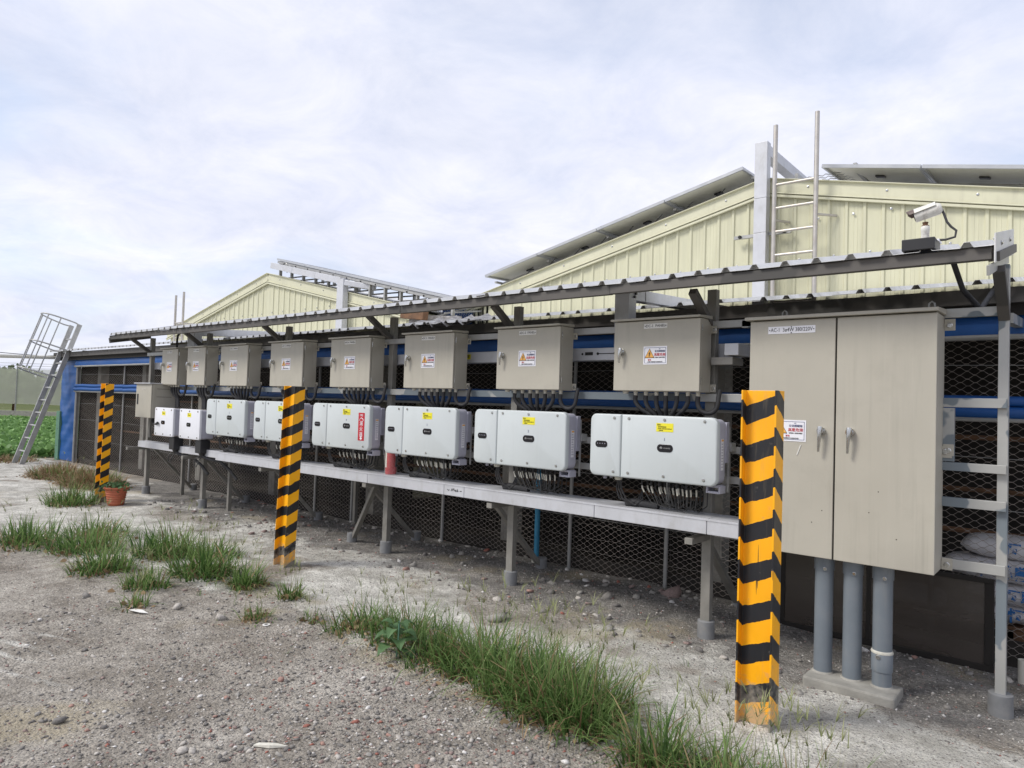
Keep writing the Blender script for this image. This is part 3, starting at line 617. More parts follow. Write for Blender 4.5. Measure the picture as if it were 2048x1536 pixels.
for x in (-6.42, -3.4, .45, 1.3, 3.05, 4.9, 5.98, 8.1): part('fence_pipe', MB().tube([(x, -.03, -.05), (x+.02, -.03, 2.44)], .019, 8), M['fpost'], fence, smooth=40)
bp = thing('water_pipe', 'thin light blue pipe standing upright at the fence behind the tray', 'pipe', (-4.49, 5.86, 0)); part('pipe', MB().tube([(0, 0, -.05), (0, 0, 1.6)], .028, 10), M['bluep'], bp, smooth=40); part('collar', MB().lathe([(.05, -.03), (.05, .05), (.03, .06)], n=12), M['pvcw'], bp)
bp = thing('water_pipe', 'light blue pipe behind the grey pipes under the tall cabinet', 'pipe', (-1.67, 5.78, 0)); part('pipe', MB().tube([(0, 0, -.08), (0, 0, 1.6)], .026, 10), M['bluep'], bp, smooth=40)

# blue hanging curtain at the shed's far end, green post, cream pipe
ct_ = thing('hanging_curtain', 'wrinkled blue tarpaulin hanging to the ground at the far end of the shed', 'tarpaulin', (-18.4, 5.88, 0))
nx_, nz_ = 26, 70; vs = []
for j in range(nz_+1):
    for i in range(nx_+1):
        u = i/nx_; v = j/nz_; x = -.60+1.06*u-.08*(1-v)*(1-u); z = .03+2.42*v
        w = .010*math.sin(z*13+3*math.sin(u*5)+u*2)*math.exp(-((v-.35)/.4)**2)+.006*fb(x*.5, z*11, 1, 3, 3)+.006*math.sin(u*PI*3)*(v)
        vs.append((x, w-.03*math.sin(u*PI), z))
part('tarpaulin', MB().add(vs, [(j*(nx_+1)+i, j*(nx_+1)+i+1, (j+1)*(nx_+1)+i+1, (j+1)*(nx_+1)+i) for j in range(nz_) for i in range(nx_)]), M['blue'], ct_, smooth=180)
part('edge_pipe', MB().tube([(.48, -.03, -.02), (.48, -.03, 2.46)], .025, 8), M['fpost'], ct_, smooth=40)
part('roller_bracket', MB().box(-.72, .7, -.08, -.03, 2.42, 2.50), M['brown'], ct_)
gp = thing('green_post', 'faded green board leaning beside the blue tarpaulin at the field edge', 'board', (-18.98, 5.85, 0)); part('board', MB().box(-.10, .12, -.03, .03, -.02, 1.16), M['green'], gp, bevel=.004)
for z in (.35, .75, 1.0): screw(gp, .02, -.032, z, 1.2)
cp = thing('water_pipe', 'cream plastic pipe crossing the sky at the left from the shed corner', 'pipe', (-18.9, 6.2, 2.45))
part('pipe', MB().tube([(0, 0, 0), (-.05, -1.6, -.06), (-.05, -4.2, -.13)], .040, 12), M['pvcw'], cp, smooth=40); part('wire', MB().tube([(0, 0, .07), (-.03, -.8, .0), (-.05, -1.6, .02), (-.05, -4.2, -.06)], .008, 5), M['black'], cp)

# ladder with safety cage
lad = thing('cage_ladder', 'leaning aluminium ladder with a hooped safety cage at the far left', 'ladder', (-18.25, 4.87, 0))
ldir = Vector((-.10, 1.03, 3.2)); Lh = ldir.length; ld = ldir.normalized(); ln = Vector((0, -ldir.z, ldir.y)).normalized(); lx = Vector((1, 0, 0))
HW = .26
for s_ in (-1, 1): part('rail', MB().bar(lx*HW*s_, lx*HW*s_+ldir, .035, .10, ln), M['alu'], lad, bevel=.003)
for k in range(10):
    p = ld*(.30+k*.30); part('rung', MB().bar(p-lx*HW, p+lx*HW, .03, .03, ln), M['alu'], lad)
hs = (Lh-.02, Lh-.68, Lh-1.34); R_ = .72
def hoop(s_, a): return ld*s_+lx*(HW*1.45*math.copysign(abs(math.cos(a))**.75, math.cos(a))*(1 if .02 < a < PI-.02 else .69))+ln*(R_*math.sin(a))
for s_ in hs: part('hoop', MB().tube([hoop(s_, a) for a in np.linspace(0, PI, 19)], .016, 6), M['alu'], lad, smooth=60)
for a in (.62, PI/2, PI-.62, PI-1.1, 1.1): part('cage_bar', MB().tube([hoop(hs[0], a), hoop(hs[2], a)], .013, 6), M['alu'], lad, smooth=60)

# ---------------------------------------------------------------- steel rack with canopy
PX = [-.40, -2.20, -4.10, -5.86, -7.90, -9.98, -11.9]; PY = 4.97
gpost = 'posts of the cable rack and canopy'
plab = ['rightmost rack post, with bare patches, right of the tall cabinet', 'rack post between the DC-1 panel and the tall cabinet', 'rack post behind the DC-2 panel', 'rack post between the DC-3 and DC-4 panels',
        'rack post between the DC-5 and DC-4 panels, behind the middle striped post', 'rack post left of the DC-6 panel', 'leftmost rack post under the end of the canopy']
for k, x in enumerate(PX):
    t = thing('rack_post', plab[k], 'post', (x, PY, gh(x, PY)-.0), gpost); g = gh(x, PY)
    mm = M['patch'] if k == 0 else M['post']; w = .036 if k else .026
    part('upright', MB().box(-w, w, -.03, .03, -.05, 2.56-g), mm, t, bevel=.003)
    part('footing', MB().lathe([(.064, -.06), (.062, .12), (.055, .125), (.0, .127)], n=20), M['concfoot'], t, smooth=40)
    part('brace', MB().bar((0.002, -.02, 2.30), (0.002, -.36, 2.53), .058, .05), M['brown'], t, bevel=.003)
    part('arm', MB().bar((0, .45, 2.80), (0, -.58, 2.555), .05, .05), M['brown'], t)
    if k not in (0,): part('tray_arm', MB().box(-.03, .03, -.33, -.031, .725, .770), M['post'], t, bevel=.002)
# slanted props and thin legs
props = [('slanted steel prop behind the right hand inverter, running down to the fence', (-2.35, 5.02, .86), (-2.32, 5.90, .03)), ('slanted prop running from the tray back to the fence behind the second inverter', (-4.45, 5.0, .80), (-4.30, 5.70, .03)),
         ('slanted prop behind the tray below the extinguisher', (-6.35, 5.0, .80), (-6.20, 5.72, .03)), ('slanted prop behind the tray left of the middle striped post', (-8.30, 5.0, .80), (-8.10, 5.66, .03)), ('slanted prop at the far left under the two small inverters', (-12.0, 5.0, .86), (-12.0, 5.80, .03)), ('slanted prop behind the tray under the DC-6 panel', (-10.2, 5.0, .80), (-10.1, 5.72, .03))]
for lab, a, b in props:
    t = thing('rack_prop', lab, 'prop', (b[0], b[1], gh(b[0], b[1])), 'slanted props behind the cable tray'); a = Vector(a)-Vector(t.location); b_ = Vector((0, 0, 0))
    part('bar', MB().bar(b_, a, .065, .04), M['post'], t, bevel=.003); part('footing', MB().lathe([(.06, -.06), (.058, .10), (0, .11)], n=18), M['concfoot'], t, smooth=40)
t = thing('rack_prop', 'prop slanting left beside the third rack post, below the extinguisher', 'prop', (-6.62, 5.1, 0), 'slanted props behind the cable tray')
part('bar', MB().bar((0, 0, 0), (.55, -.08, .80), .055, .04), M['post'], t, bevel=.003); part('footing', MB().lathe([(.06, -.06), (.058, .10), (0, .11)], n=18), M['concfoot'], t, smooth=40)
for lab, x, y in (('thin pipe leg under the tray below the DC-6 panel', -9.50, 5.12), ('thin pipe leg at the far end under the small inverters', -11.45, 5.35), ('thin leg behind the tray right of the middle striped post', -7.55, 5.85)):
    t = thing('tray_leg', lab, 'leg', (x, y, gh(x, y))); part('pipe', MB().box(-.025, .025, -.025, .025, -.05, .80), M['post'], t, bevel=.002)
# rails
gr = 'horizontal rails of the rack'
def rail(lab, x0, x1, y, z0, z1, m=None, segs=1):
    t = thing('rack_rail', lab, 'rail', (x0, y, z0), gr)
    L_ = (x1-x0)/segs
    for i in range(segs): part('rail_section', MB().box(i*L_, (i+1)*L_-.003, 0, .035, 0, z1-z0), m or M['alu'], t, bevel=.002)
rail('top rack rail running behind the tops of the grey panels', -11.93, -1.80, 4.900, 2.262, 2.315, M['alu'], 5)
rail('rack rail running just below the eight grey panels', -11.93, -1.80, 4.902, 1.715, 1.775, M['patch'], 5)
rail('upper mounting rail behind the white inverters', -11.0, -1.80, 4.86, 1.345, 1.395, M['alu'], 5)
rail('lower mounting rail behind the white inverters', -11.0, -1.80, 4.86, 1.13, 1.18, M['alu'], 5)
for z0, z1, lab in ((2.255, 2.31, 'top rail joining the tall cabinet to the right post'), (1.715, 1.77, 'second rail from the top between the tall cabinet and the right post'), (1.335, 1.385, 'middle rail between the tall cabinet and the right post'),
                    (1.12, 1.175, 'second rail from the bottom between the tall cabinet and the right post'), (.752, .810, 'bottom rail level with the base of the tall cabinet')):
    rail(lab, -1.95, -.375, 4.9, z0, z1, M['patch'])
t = thing('rack_rail', 'short vertical rail piece with a bolt plate right of the tall cabinet', 'rail', (-.665, 4.90, 1.39), gr); part('rail_section', MB().box(-.03, .03, 0, .035, 0, .32), M['patch'], t); part('bolt_plate', MB().box(-.05, .02, -.006, -.001, .02, .09), M['cab'], t); screw(t, -.015, -.007, .055, 1.6)
t = thing('rack_rail', 'rail running back from the right post toward the shed', 'rail', (-.385, 5.01, 2.25), gr); part('rail_section', MB().bar((0, 0, 0), (.0, .85, .06), .05, .06), M['patch'], t)
# cable tray behind the panels
md = thing('cable_tray', 'upper white cable tray running behind the row of grey panels', 'cable tray', (-12.0, 5.02, 2.05))
for i in range(6): part('tray_section', MB().box(i*1.66, (i+1)*1.66-.004, 0, .13, 0, .105), M['tray'], md, bevel=.004)
part('tray_bend', MB().box(9.965, 10.07, -.22, .0, -.0, .085), M['tray'], md, bevel=.004); part('tray_bracket', MB().box(9.86, 10.02, -.2, .0, -.065, -.012), M['post'], md)
part('warning_sticker', MB().box(7.10, 7.26, -.004, -.001, .035, .085), M['yellow'], md); text('注意高壓', .034, M['ink_black'], md, (7.18, -.006, .06))
mkp = MB(); mkp.box(8.62, 8.70, -.003, -.001, .045, .072); mkp.box(8.76, 8.91, -.003, -.001, .053, .060)
for xx in (8.75, 8.92): mkp.tube([(xx, -.001, .057), (xx, -.004, .057)], .012, 12)
mkp.tube([(8.592, -.001, .057), (8.592, -.004, .057)], .010, 10); part('printed_mark', mkp, M['ink_black'], md)
# vertical ducts that rise behind the panels and run to the barns
t = thing('cable_duct', 'white duct rising behind the DC-1 panel and running back to the large barn', 'cable duct', (-3.04, 5.16, 2.06))
part('duct_section', MB().box(-.105, .035, -.06, .06, 0, .68), M['tray'], t, bevel=.004)
part('duct_section', MB().bar((-.03, .065, .565), (-.03, 1.6, .65), .10, .10), M['tray'], t, bevel=.004); part('duct_section', MB().bar((-.03, 1.61, .651), (-.03, 3.23, .74), .10, .10), M['tray'], t, bevel=.004)
part('joint', MB().bar((-.03, .24, .575), (-.03, .25, .576), .108, .108), M['alu'], t)
for dx_, dz_ in ((0, .60), (.02, .57), (-.0, .54)): part('bolt', MB().tube([(.036, .02+dx_, dz_), (.05, .02+dx_, dz_)], .012, 8), M['black'], t)
t = thing('cable_duct', 'white duct rising behind the two small DC panels and running back to the smaller barn', 'cable duct', (-10.83, 5.16, 2.06))
part('duct_section', MB().box(-.14, .10, -.06, .06, 0, .68), M['tray'], t, bevel=.004)
part('duct_section', MB().bar((.03, .065, .575), (.10, 1.4, .66), .12, .11), M['tray'], t, bevel=.004); part('duct_section', MB().bar((.10, 1.41, .66), (.16, 2.6, .74), .12, .11), M['tray'], t, bevel=.004)
t = thing('conduit_pipe', 'black hooked conduit looping into the duct above the small DC panels', 'conduit', (-11.3, 5.1, 2.3)); part('pipe', MB().tube([(-.02, 0, -.1), (-.02, 0, .22), (.0, 0, .29), (.06, 0, .335), (.13, 0, .35), (.36, .0, .35)], .018, 8), M['rubber'], t, smooth=50)

# canopy
can = thing('canopy', 'long narrow canopy of white ribbed sheets over the row of panels', 'canopy', (-6.2, 4.36, 2.5))
CX0, CX1 = -12.05, -.405; SW = .19*4; x = CX0; k = 0
FY, FZ, CRY = 4.335, 2.556, 5.42; CSL = .212
while x < CX1-.05:
    x1 = min(x+SW, CX1)
    part('roof_sheet', roof_sheet_mesh(x+6.2, x1+6.2, .19, .055+6.2, FY-4.36+random.uniform(-.008, .008), FZ-2.5+random.uniform(-.003, .003), CRY-4.36, FZ-2.5+CSL*(CRY-FY)+random.uniform(-.004, .004), M['roofw'], jit=.0015), None, can)
    x = x1+.002; k += 1
segs = 5; L_ = (CX1-CX0)/segs
for i in range(segs): part('front_beam', MB().box(CX0+6.2+i*L_, CX0+6.2+(i+1)*L_-.003, .0+(.003 if i % 2 else 0), .05, -.014-(.003 if i % 2 else 0), .050), M['brown'], can, bevel=.002)
part('rear_beam', MB().box(CX0+6.2, CX1+6.2, .96, 1.01, .215, .265), M['brown'], can)
part('end_rafter', MB().bar((CX0+6.2+.01, .0, -.03), (CX0+6.2+.01, .62, .10), .05, .08), M['brown'], can)
part('end_plate', MB().add([(5.805, -.03, -.04), (5.805, 1.03, .20), (5.805, 1.03, .365), (5.805, -.03, .115), (5.811, -.03, -.04), (5.811, 1.03, .20), (5.811, 1.03, .365), (5.811, -.03, .115)], [(0, 3, 2, 1), (4, 5, 6, 7), (0, 1, 5, 4), (1, 2, 6, 5), (2, 3, 7, 6), (3, 0, 4, 7)]), M['roofw'], can)
part('end_angle', MB().bar((5.79, -.14, -.10), (5.79, .92, .155), .012, .05), M['alu'], can)
for yy, zz in ((.25, .12), (.75, .24)): screw(can, 5.812, yy, zz, 1.3, (0, PI/2, 0))
t = thing('conduit_pipe', 'grey conduit hanging from the canopy down to the shed roof left of the right post', 'conduit', (-.60, 4.8, 2.3)); part('pipe', MB().tube([(-.03, -.2, .30), (-.02, -.1, .24), (.0, .1, .12), (.05, .5, .05), (.09, .9, .25)], .016, 8), M['rubber'], t, smooth=50)

# security camera on its box
sc_ = thing('security_camera', 'weathered white bullet security camera on the canopy near its right end', 'security camera', (-.735, 4.50, 2.645))
ax = Vector((-.94, -.05, -.26)).normalized(); c0 = Vector((.0, 0, .165))
def along(a, dz=0): return c0+ax*a*.70+Vector((0, 0, dz))
part('housing', MB().tube([along(-.095), along(-.088), along(.07), along(.078)], .034, 20), M['camw'], sc_, smooth=40)
part('rear_cap', MB().tube([along(-.094), along(-.112), along(-.118)], .033, 20, r2=.020), M['camw'], sc_, smooth=60)
hd = MB(); vs = []; N = 10
u_ = ax.cross(Vector((0, 1, 0))).normalized(); s_ = u_.cross(ax)
if u_.z < 0: u_ = -u_
for rr in (.041, .044):
    for (a, sp) in ((-.085, 1.25), (.07, 1.35), (.105, 1.35), (.125, .9)):
        for i in range(N): th = -sp+2*sp*i/(N-1); vs.append(along(a)+u_*math.cos(th)*rr+s_*math.sin(th)*rr)
fs = []
for o in (0, 4*N):
    for k in range(3):
        for i in range(N-1): q = o+k*N+i; fs.append((q, q+1, q+N+1, q+N))
fs += [(3*N+i, 3*N+i+1, 7*N+i+1, 7*N+i) for i in range(N-1)]
me = MB().add(vs, fs, 0).mesh('sunshield', [M['camw'], M['camd']]);
for p in me.polygons:
    c_ = sum((me.vertices[i].co for i in p.vertices), Vector())/len(p.vertices)
    if (c_-c0).dot(ax) > .075 or ((c_-c0).dot(ax) > .02 and (c_-c0).z < .022): p.material_index = 1
part('sunshield', me, None, sc_)
part('lens', MB().tube([along(.079), along(.084)], .026, 16), M['badge'], sc_)
part('ball_joint', MB().lathe([(.006, .115), (.016, .112), (.012, .098), (.02, .092), (.02, .085)][::-1], n=12), M['wood'], sc_, smooth=60)
part('stem', MB().lathe([(.021, .0), (.021, .058), (.0225, .06), (.0225, .085), (.019, .09)], n=14), M['camw'], sc_, smooth=40)
part('base_plate', MB().box(-.075, .075, -.04, .05, -.012, .002), M['white'], sc_, bevel=.003)
part('cable', MB().tube([along(-.115, -.01), along(-.13, -.035), (.105, 0, .10), (.125, .0, .07), (.15, 0, .045), (.145, .0, .01), (.10, 0, .0), (.03, -.01, .003)], .0065, 8), M['rubber'], sc_, smooth=60)
t = thing('junction_box', 'flat black box on the canopy edge carrying the security camera', 'box', (-.735, 4.42, 2.575)); part('housing', MB().box(-.085, .075, -.100, .08, -.010, .055), M['black'], t, bevel=.004); part('plug', MB().tube([(-.085, 0, .018), (-.10, 0, .018)], .008, 8), M['black'], t)

# lower cable tray
TY0, TY1, TZ0, TZ1 = 4.63, 4.93, .785, .893
tr = thing('cable_tray', 'long white cable tray on posts beneath the row of inverters', 'cable tray', (-9.0, TY0, TZ0))
edges = [0., 2.0, 3.30, 4.56, 4.93, 6.42, 7.20, 7.68]
edges = [0., 1.70, 3.21, 4.34, 4.60, 6.01, 6.94, 7.17]
for a, b in zip(edges, edges[1:]): part('tray_section', MB().box(a, b-.004, 0, TY1-TY0, 0, TZ1-TZ0), M['tray'], tr, bevel=.005)
part('cover_lip', MB().box(0, 7.165, -.004, -.001, TZ1-TZ0-.012, TZ1-TZ0+.003), M['tray'], tr)
hw = MB()
sc = [[(0, .5), (.1, .35), (.15, .5)], [(.3, .3), (.36, .8), (.42, .4), (.5, .85), (.55, .35)], [(.6, .4), (.64, .62), (.7, .4), (.66, .3), (.6, .4)], [(.76, .8), (.76, .3), (.84, .45), (.77, .55)], [(.95, .45), (1.08, .5)]]
for st in sc: hw.tube([(4.385+.17*a, -.002, .03+.05*b) for a, b in st], .003, 4)
part('handwriting', hw, M['ink_black'], tr)
te = thing('cable_tray', 'narrower white tray end under the two small inverters', 'cable tray', (-11.62, 4.70, .80)); part('tray_section', MB().box(0, 2.60, 0, .16, 0, .095), M['tray'], te, bevel=.004); part('end_cap', MB().box(-.006, -.001, 0, .16, 0, .095), M['tray'], te)

# ---------------------------------------------------------------- warning sticker (shared meshes)
def sticker(parent, x, y, z, w, h, kind='dc'):
    s_ = part('warning_sticker', MB().box(-w/2, w/2, -.0015, 0, -h/2, h/2), M['white'], parent, loc=(x, y, z))
    b = MB(); t_ = .0025; W_, H_ = w/2-.010, h/2-.010
    for a in ((-W_, W_, -H_, -H_+t_), (-W_, W_, H_-t_, H_), (-W_, -W_+t_, -H_, H_), (W_-t_, W_, -H_, H_)): b.box(a[0], a[1], -.0025, -.0016, a[2], a[3])
    part('border', b, M['ink_navy'], s_)
    cx_, cz_, q = -w*.235, h*.08, h*.30
    tri = lambda k: [(cx_-q*k, -.002-.0006*(2-k), cz_-q*.75*k), (cx_+q*k, -.002-.0006*(2-k), cz_-q*.75*k), (cx_, -.002-.0006*(2-k), cz_+q*1.0*k)]
    part('triangle', MB().add(tri(1.0), [(0, 1, 2)]).add(tri(.86), [(0, 1, 2)], 1), [M['ink_black'], M['ink_orange']], s_)
    bolt = [(.10, .52), (-.30, -.05), (.02, .0), (-.12, -.42), (-.22, -.36), (-.02, -.66), (.10, -.32), (.02, -.38), (.28, .14), (-.02, .10), (.24, .50)]
    part('bolt_symbol', MB().add([(cx_+a*q*.8, -.0042, cz_-.02*q+b_*q*.8) for a, b_ in bolt], [tuple(range(len(bolt)))]), M['ink_black'], s_)
    ac = kind == 'ac'
    text('AC' if ac else 'DC', h*.07, M['ink_navy'], s_, (w*.19, -.003, h*.35)); text('交流開關箱' if ac else '直流開關箱', h*.125, M['ink_navy'], s_, (w*.20, -.003, h*.22))
    text('高壓危險', h*.175, M['ink_red'], s_, (w*.20, -.003, h*.03)); text('非電氣人員請勿開啟', h*.07, M['ink_black'], s_, (w*.20, -.003, -h*.12))
    text('警告', h*.10, M['ink_red'], s_, (-w*.23 if not ac else -w*.03, -.003, -h*.255)); text('未經許可嚴禁操作本箱違者負責', h*.065, M['ink_black'], s_, (0, -.003, -h*.36))
    return s_

def lever(parent, x, y, z, L_=.085):
    h = part('handle', MB().tube([(0, 0, 0), (0, -.020, 0)], .026, 18).tube([(0, -.020, 0), (0, -.040, 0)], .019, 14), M['chrome'], parent, loc=(x, y, z), smooth=40)
    part('lever', MB().tube([(0, -.034, .024), (0, -.044, .0), (-.004, -.042, -L_*.5), (-.008, -.036, -L_)], .0165, 12, r2=.007), M['chrome'], h, smooth=50); return h

# DC panels
DW, DH, DD = .72, .541, .195
def dc_panel(w):
    t = thing('dc_panel', '', 'electrical panel', (0, 0, 0), 'DC panels in a row under the canopy')
    part('cabinet_body', MB().box(.004, w-.004, .028, DD, 0, DH), M['cab'], t, bevel=.004)
    part('door', MB().box(0, w-.002, 0, .022, .004, DH-.004), M['cab'], t, bevel=.004)
    part('door_gap', MB().box(.006, w-.008, .0225, .0275, .006, DH-.006), M['cab_seam'], t)
    part('rain_hood', MB().add([(-.022, -.030, DH+.001), (w+.004, -.030, DH+.001), (w+.004, DD, DH+.006), (-.022, DD, DH+.006), (-.022, -.030, DH+.017), (w+.004, -.030, DH+.017), (w+.004, DD, DH+.030), (-.022, DD, DH+.030)],
                               [(0, 3, 2, 1), (4, 5, 6, 7), (0, 1, 5, 4), (1, 2, 6, 5), (2, 3, 7, 6), (3, 0, 4, 7)]), M['cab'], t, bevel=.002)
    for z in (.06, DH-.10): part('hinge', MB().tube([(w+.002, .024, z), (w+.002, .024, z+.05)], .004, 6), M['chrome'], t)
    for z in (.03, DH-.075):
        for x0, x1 in ((w-.004, w+.040),):
            b_ = part('mounting_tab', MB().box(x0, x1, DD-.006, DD, z-.025, z+.032), M['cab'], t, bevel=.002); screw(b_, (x0+x1)/2+.004, DD-.007, z, 1.3)
    n = 8 if w > .6 else 5; gx = [.055, .145, .235, .325, .405, .495, .585, .665] if n == 8 else [.06, .14, .22, .30, .38]
    gl_ = MB().lathe([(.017, 0), (.017, -.012), (.0145, -.014), (.0145, -.034), (.012, -.038)][::-1], n=10).mesh('cable_gland', M['pvcw'], 40)
    for i, x in enumerate(gx):
        if x < w-.03:
            g = part('cable_gland', gl_, None, t, loc=(x, .10, 0))
            if i == 0: g.scale = (1.5, 1.3, .5); continue
            c = w*.52; last = (i == n-1)
            if last: pts = [(x, .10, -.03), (x+.00, .10, -.09), (x+.03, .11, -.14), (x+.09, .125, -.15), (x+.13, .135, -.11), (x+.14, .14, -.04), (x+.14, .16, .02)]
            else: e = (c-x)*.55; pts = [(x, .10, -.03), (x+.01*e, .10, -.08), (x+e*.35, .115, -.135), (x+e*.85, .14, -.175), (x+e, .15, -.24), (x+e, .15, -.34)]
            P = [Vector(pts[0])]
            for k in range(len(pts)-1):
                a0 = Vector(pts[max(k-1, 0)]); a1 = Vector(pts[k]); a2 = Vector(pts[k+1]); a3 = Vector(pts[min(k+2, len(pts)-1)])
                for u in (1/3, 2/3, 1): P.append(.5*((2*a1)+(a2-a0)*u+(2*a0-5*a1+4*a2-a3)*u*u+(3*a1-a0-3*a2+a3)*u**3))
            part('conduit', MB().tube(P, .0175, 8), M['rubber'], t, smooth=60)
    k_ = w/DW
    pl = part('name_plate', MB().box(-.098*k_**.5, .098*k_**.5, -.003, -.0005, -.0185, .0185), M['offwhite'], t, loc=(.358*k_, 0, .495))
    for s_ in (-1, 1): part('rivet', MB().tube([(s_*.086*k_**.5, -.003, 0), (s_*.086*k_**.5, -.006, 0)], .004, 8), M['ink_black'], pl)
    sticker(t, .36*k_, -.001, .272, .198*k_**.5, .138)
    lever(t, .075, 0, .302)
    return t
dcx = [-2.892, -4.117, -5.365, -6.612, -7.862, -9.109, -10.077, -10.904]
dwid = [.72, .70, .70, .70, .70, .70, .53, .51]
base = dc_panel(DW); small = dc_panel(.52)
dl = ['grey electrical panel lettered DC-1 PANEL, the nearest and rightmost of the row', 'grey electrical panel lettered DC-2 PANEL above the second inverter from the right', 'grey electrical panel lettered DC-3 PANEL above the inverter beside the extinguisher',
      'grey electrical panel lettered DC-4 PANEL above the inverter with the red extinguisher sign', 'grey electrical panel lettered DC-5 PANEL right above the middle striped post', 'sixth grey wide electrical panel from the right, next to the two narrow ones',
      'right one of the two narrow grey electrical panels', 'leftmost narrow grey electrical panel under the canopy end']
used = {base: False, small: False}
for i in range(8):
    src = base if i < 6 else small
    o = src if not used[src] else copy_tree(src); used[src] = True
    o.location = (dcx[i], 4.70, 1.781 if i < 6 else 1.785); o['label'] = dl[i]
for i, o in enumerate([q for q in S.objects if q.name.startswith('dc_panel')]):
    idx = min(range(8), key=lambda k: abs(dcx[k]-o.location.x)); pl = [c for c in o.children if c.name.startswith('name_plate')][0]
    text('DC-%d  PANEL' % (idx+1), .028 if idx < 6 else .022, M['ink_black'], pl, (0, -.0036, 0))
    if idx > 0: o.scale = (dwid[idx]/(DW if idx < 6 else .52), 1, 1)

# inverters
IY, IZ, IW, IH = 4.58, 1.124, 1.037, .476
ix = [-3.015, -4.255, -5.487, -6.743, -7.993, -9.204]
wid = [1.037, 1.007, 1.003, 1.01, .99, .995]
def inverter():
    t = thing('inverter', '', 'solar inverter', (0, 0, 0), 'large white inverters under the grey panels')
    w, h = IW, IH
    def cover(x0, x1, rl, rr):
        """front cover: big corner radius on the outer side only"""
        ring = []; r = .045
        for (cx_, cz_, a0, rad) in ((x1, h, 0, rr), (x0, h, 90, rl), (x0, 0, 180, rl), (x1, 0, 270, rr)):
            sx = -1 if cx_ == x1 else 1; sz = -1 if cz_ == h else 1
            for k in range(7): a = math.radians(a0+90*k/6); ring.append((cx_+sx*rad+rad*math.cos(a), cz_+sz*rad+rad*math.sin(a)))
        cxm, czm = (x0+x1)/2, h/2; vs = []; K = len(ring)
        for (y, ins) in ((0, .010), (.003, .004), (.010, 0), (.045, 0)):
            for (a, b) in ring: vs.append((a+(ins if a < cxm else -ins), y, b+(ins if b < czm else -ins)))
        fs = [(k*K+i, (k+1)*K+i, (k+1)*K+(i+1) % K, k*K+(i+1) % K) for k in range(3) for i in range(K)]+[tuple(range(K))]
        return MB().add(vs, fs)
    part('side_cover', cover(0, .274, .05, .004), M['inv'], t, smooth=35); part('main_cover', cover(.279, w, .004, .05), M['inv'], t, smooth=35)
    part('cover_gap', MB().box(.27, .284, .02, .044, .006, h-.006), M['inv_body'], t)
    part('casing', MB().rbox(.012, w-.006, .046, .155, .012, h-.010, .045, fr=.004), M['inv_body'], t, smooth=35)
    sl_ = part('type_label', MB().box(w-.006, w-.0045, .085, .125, .11, .33), M['white'], t)
    tl = MB()
    for k in range(9): tl.box(w-.0042, w-.0036, .09, .12-.004*(k % 3), .13+.02*k, .137+.02*k)
    part('small_print', tl, M['inv_body'], sl_); part('warning_mark', MB().box(w-.0042, w-.0034, .088, .122, .312, .325), M['ink_orange'], sl_)
    fins = MB()
    for k in range(6): fins.box(w-.03, w+.002, .156+.008*k, .160+.008*k, .16, h-.03)
    part('cooling_fin', fins, M['inv_body'], t)
    bk_ = MB().box(w-.010, w+.005, .205, .215, -.05, h-.06).box(.15, w-.05, .205, .28, .06, .08).box(w-.06, w+.02, .205, .28, .24, .30)
    part('mounting_bracket', bk_, M['alu'], t)
    for x0 in (w-.10, .02):
        g = MB().box(x0, x0+.012, .06, .16, -.052, .0).box(x0+.09, x0+.102, .06, .16, -.052, .0).box(x0+.013, x0+.089, .06, .16, -.052, -.036).box(x0+.013, x0+.089, .06, .16, -.010, .006)
        if x0 > .5: part('grip', g, M['inv_body'], t, bevel=.003)
    part('bottom_plug', MB().lathe([(.026, -.03), (.030, -.022), (.030, 0), (.034, .01)], (.205, .10, 0), 14), M['pvcw'], t, smooth=40)
    part('bottom_plug', MB().lathe([(.014, -.03), (.016, .0), (.016, .01)], (.085, .10, 0), 10), M['inv_body'], t, smooth=40); part('bottom_plug', MB().lathe([(.012, -.02), (.014, .0), (.014, .01)], (.14, .10, 0), 10), M['inv_body'], t, smooth=40)
    bd_ = part('status_panel', MB().rbox(-.054, .054, -.004, 0, -.025, .025, .024, fr=.002), M['badge'], t, loc=(.105, 0, .243))
    led = MB()
    for k in range(4): led.tube([(-.033+.022*k, -.0042, .004), (-.033+.022*k, -.0050, .004)], .0035, 8)
    part('status_light', led, M['inv_body'], bd_)
    bg_ = part('badge', MB().rbox(-.063, .063, -.004, 0, -.028, .028, .027, fr=.002), M['badge'], t, loc=(.645, 0, .243))
    lg = MB()
    for k in range(8): a = math.radians(20+20*k); lg.add([(-.030, -.0045, -.006), (-.030+.011*math.cos(a-.12), -.0045, -.004+.013*math.sin(a-.12)), (-.030+.013*math.cos(a), -.0045, -.004+.015*math.sin(a)), (-.030+.011*math.cos(a+.12), -.0045, -.004+.013*math.sin(a+.12))], [(0, 1, 2, 3)])
    part('logo', lg, M['alu'], bg_); text('HUAWEI', .014, M['alu'], bg_, (.016, -.0046, 0))
    ys_ = part('caution_sticker', MB().box(-.068, .068, -.0016, -.0002, -.031, .031), M['yellow'], t, loc=(.640, 0, .392))
    text('警告!', .014, M['ink_black'], ys_, (-.045, -.002, .018)); text('請勿帶電插拔', .011, M['ink_black'], ys_, (-.02, -.002, .003)); text('非專業人員請勿操作設備內部', .0085, M['ink_black'], ys_, (0, -.002, -.010)); text('高壓危險', .0085, M['ink_black'], ys_, (-.03, -.002, -.022))
    for x in (.216, .343, .637, .945):
        for z in (.040, .448): screw(t, x, -.0005, z, 1.05)
    # bundle of string cables looping below
    sm = random.Random(3)
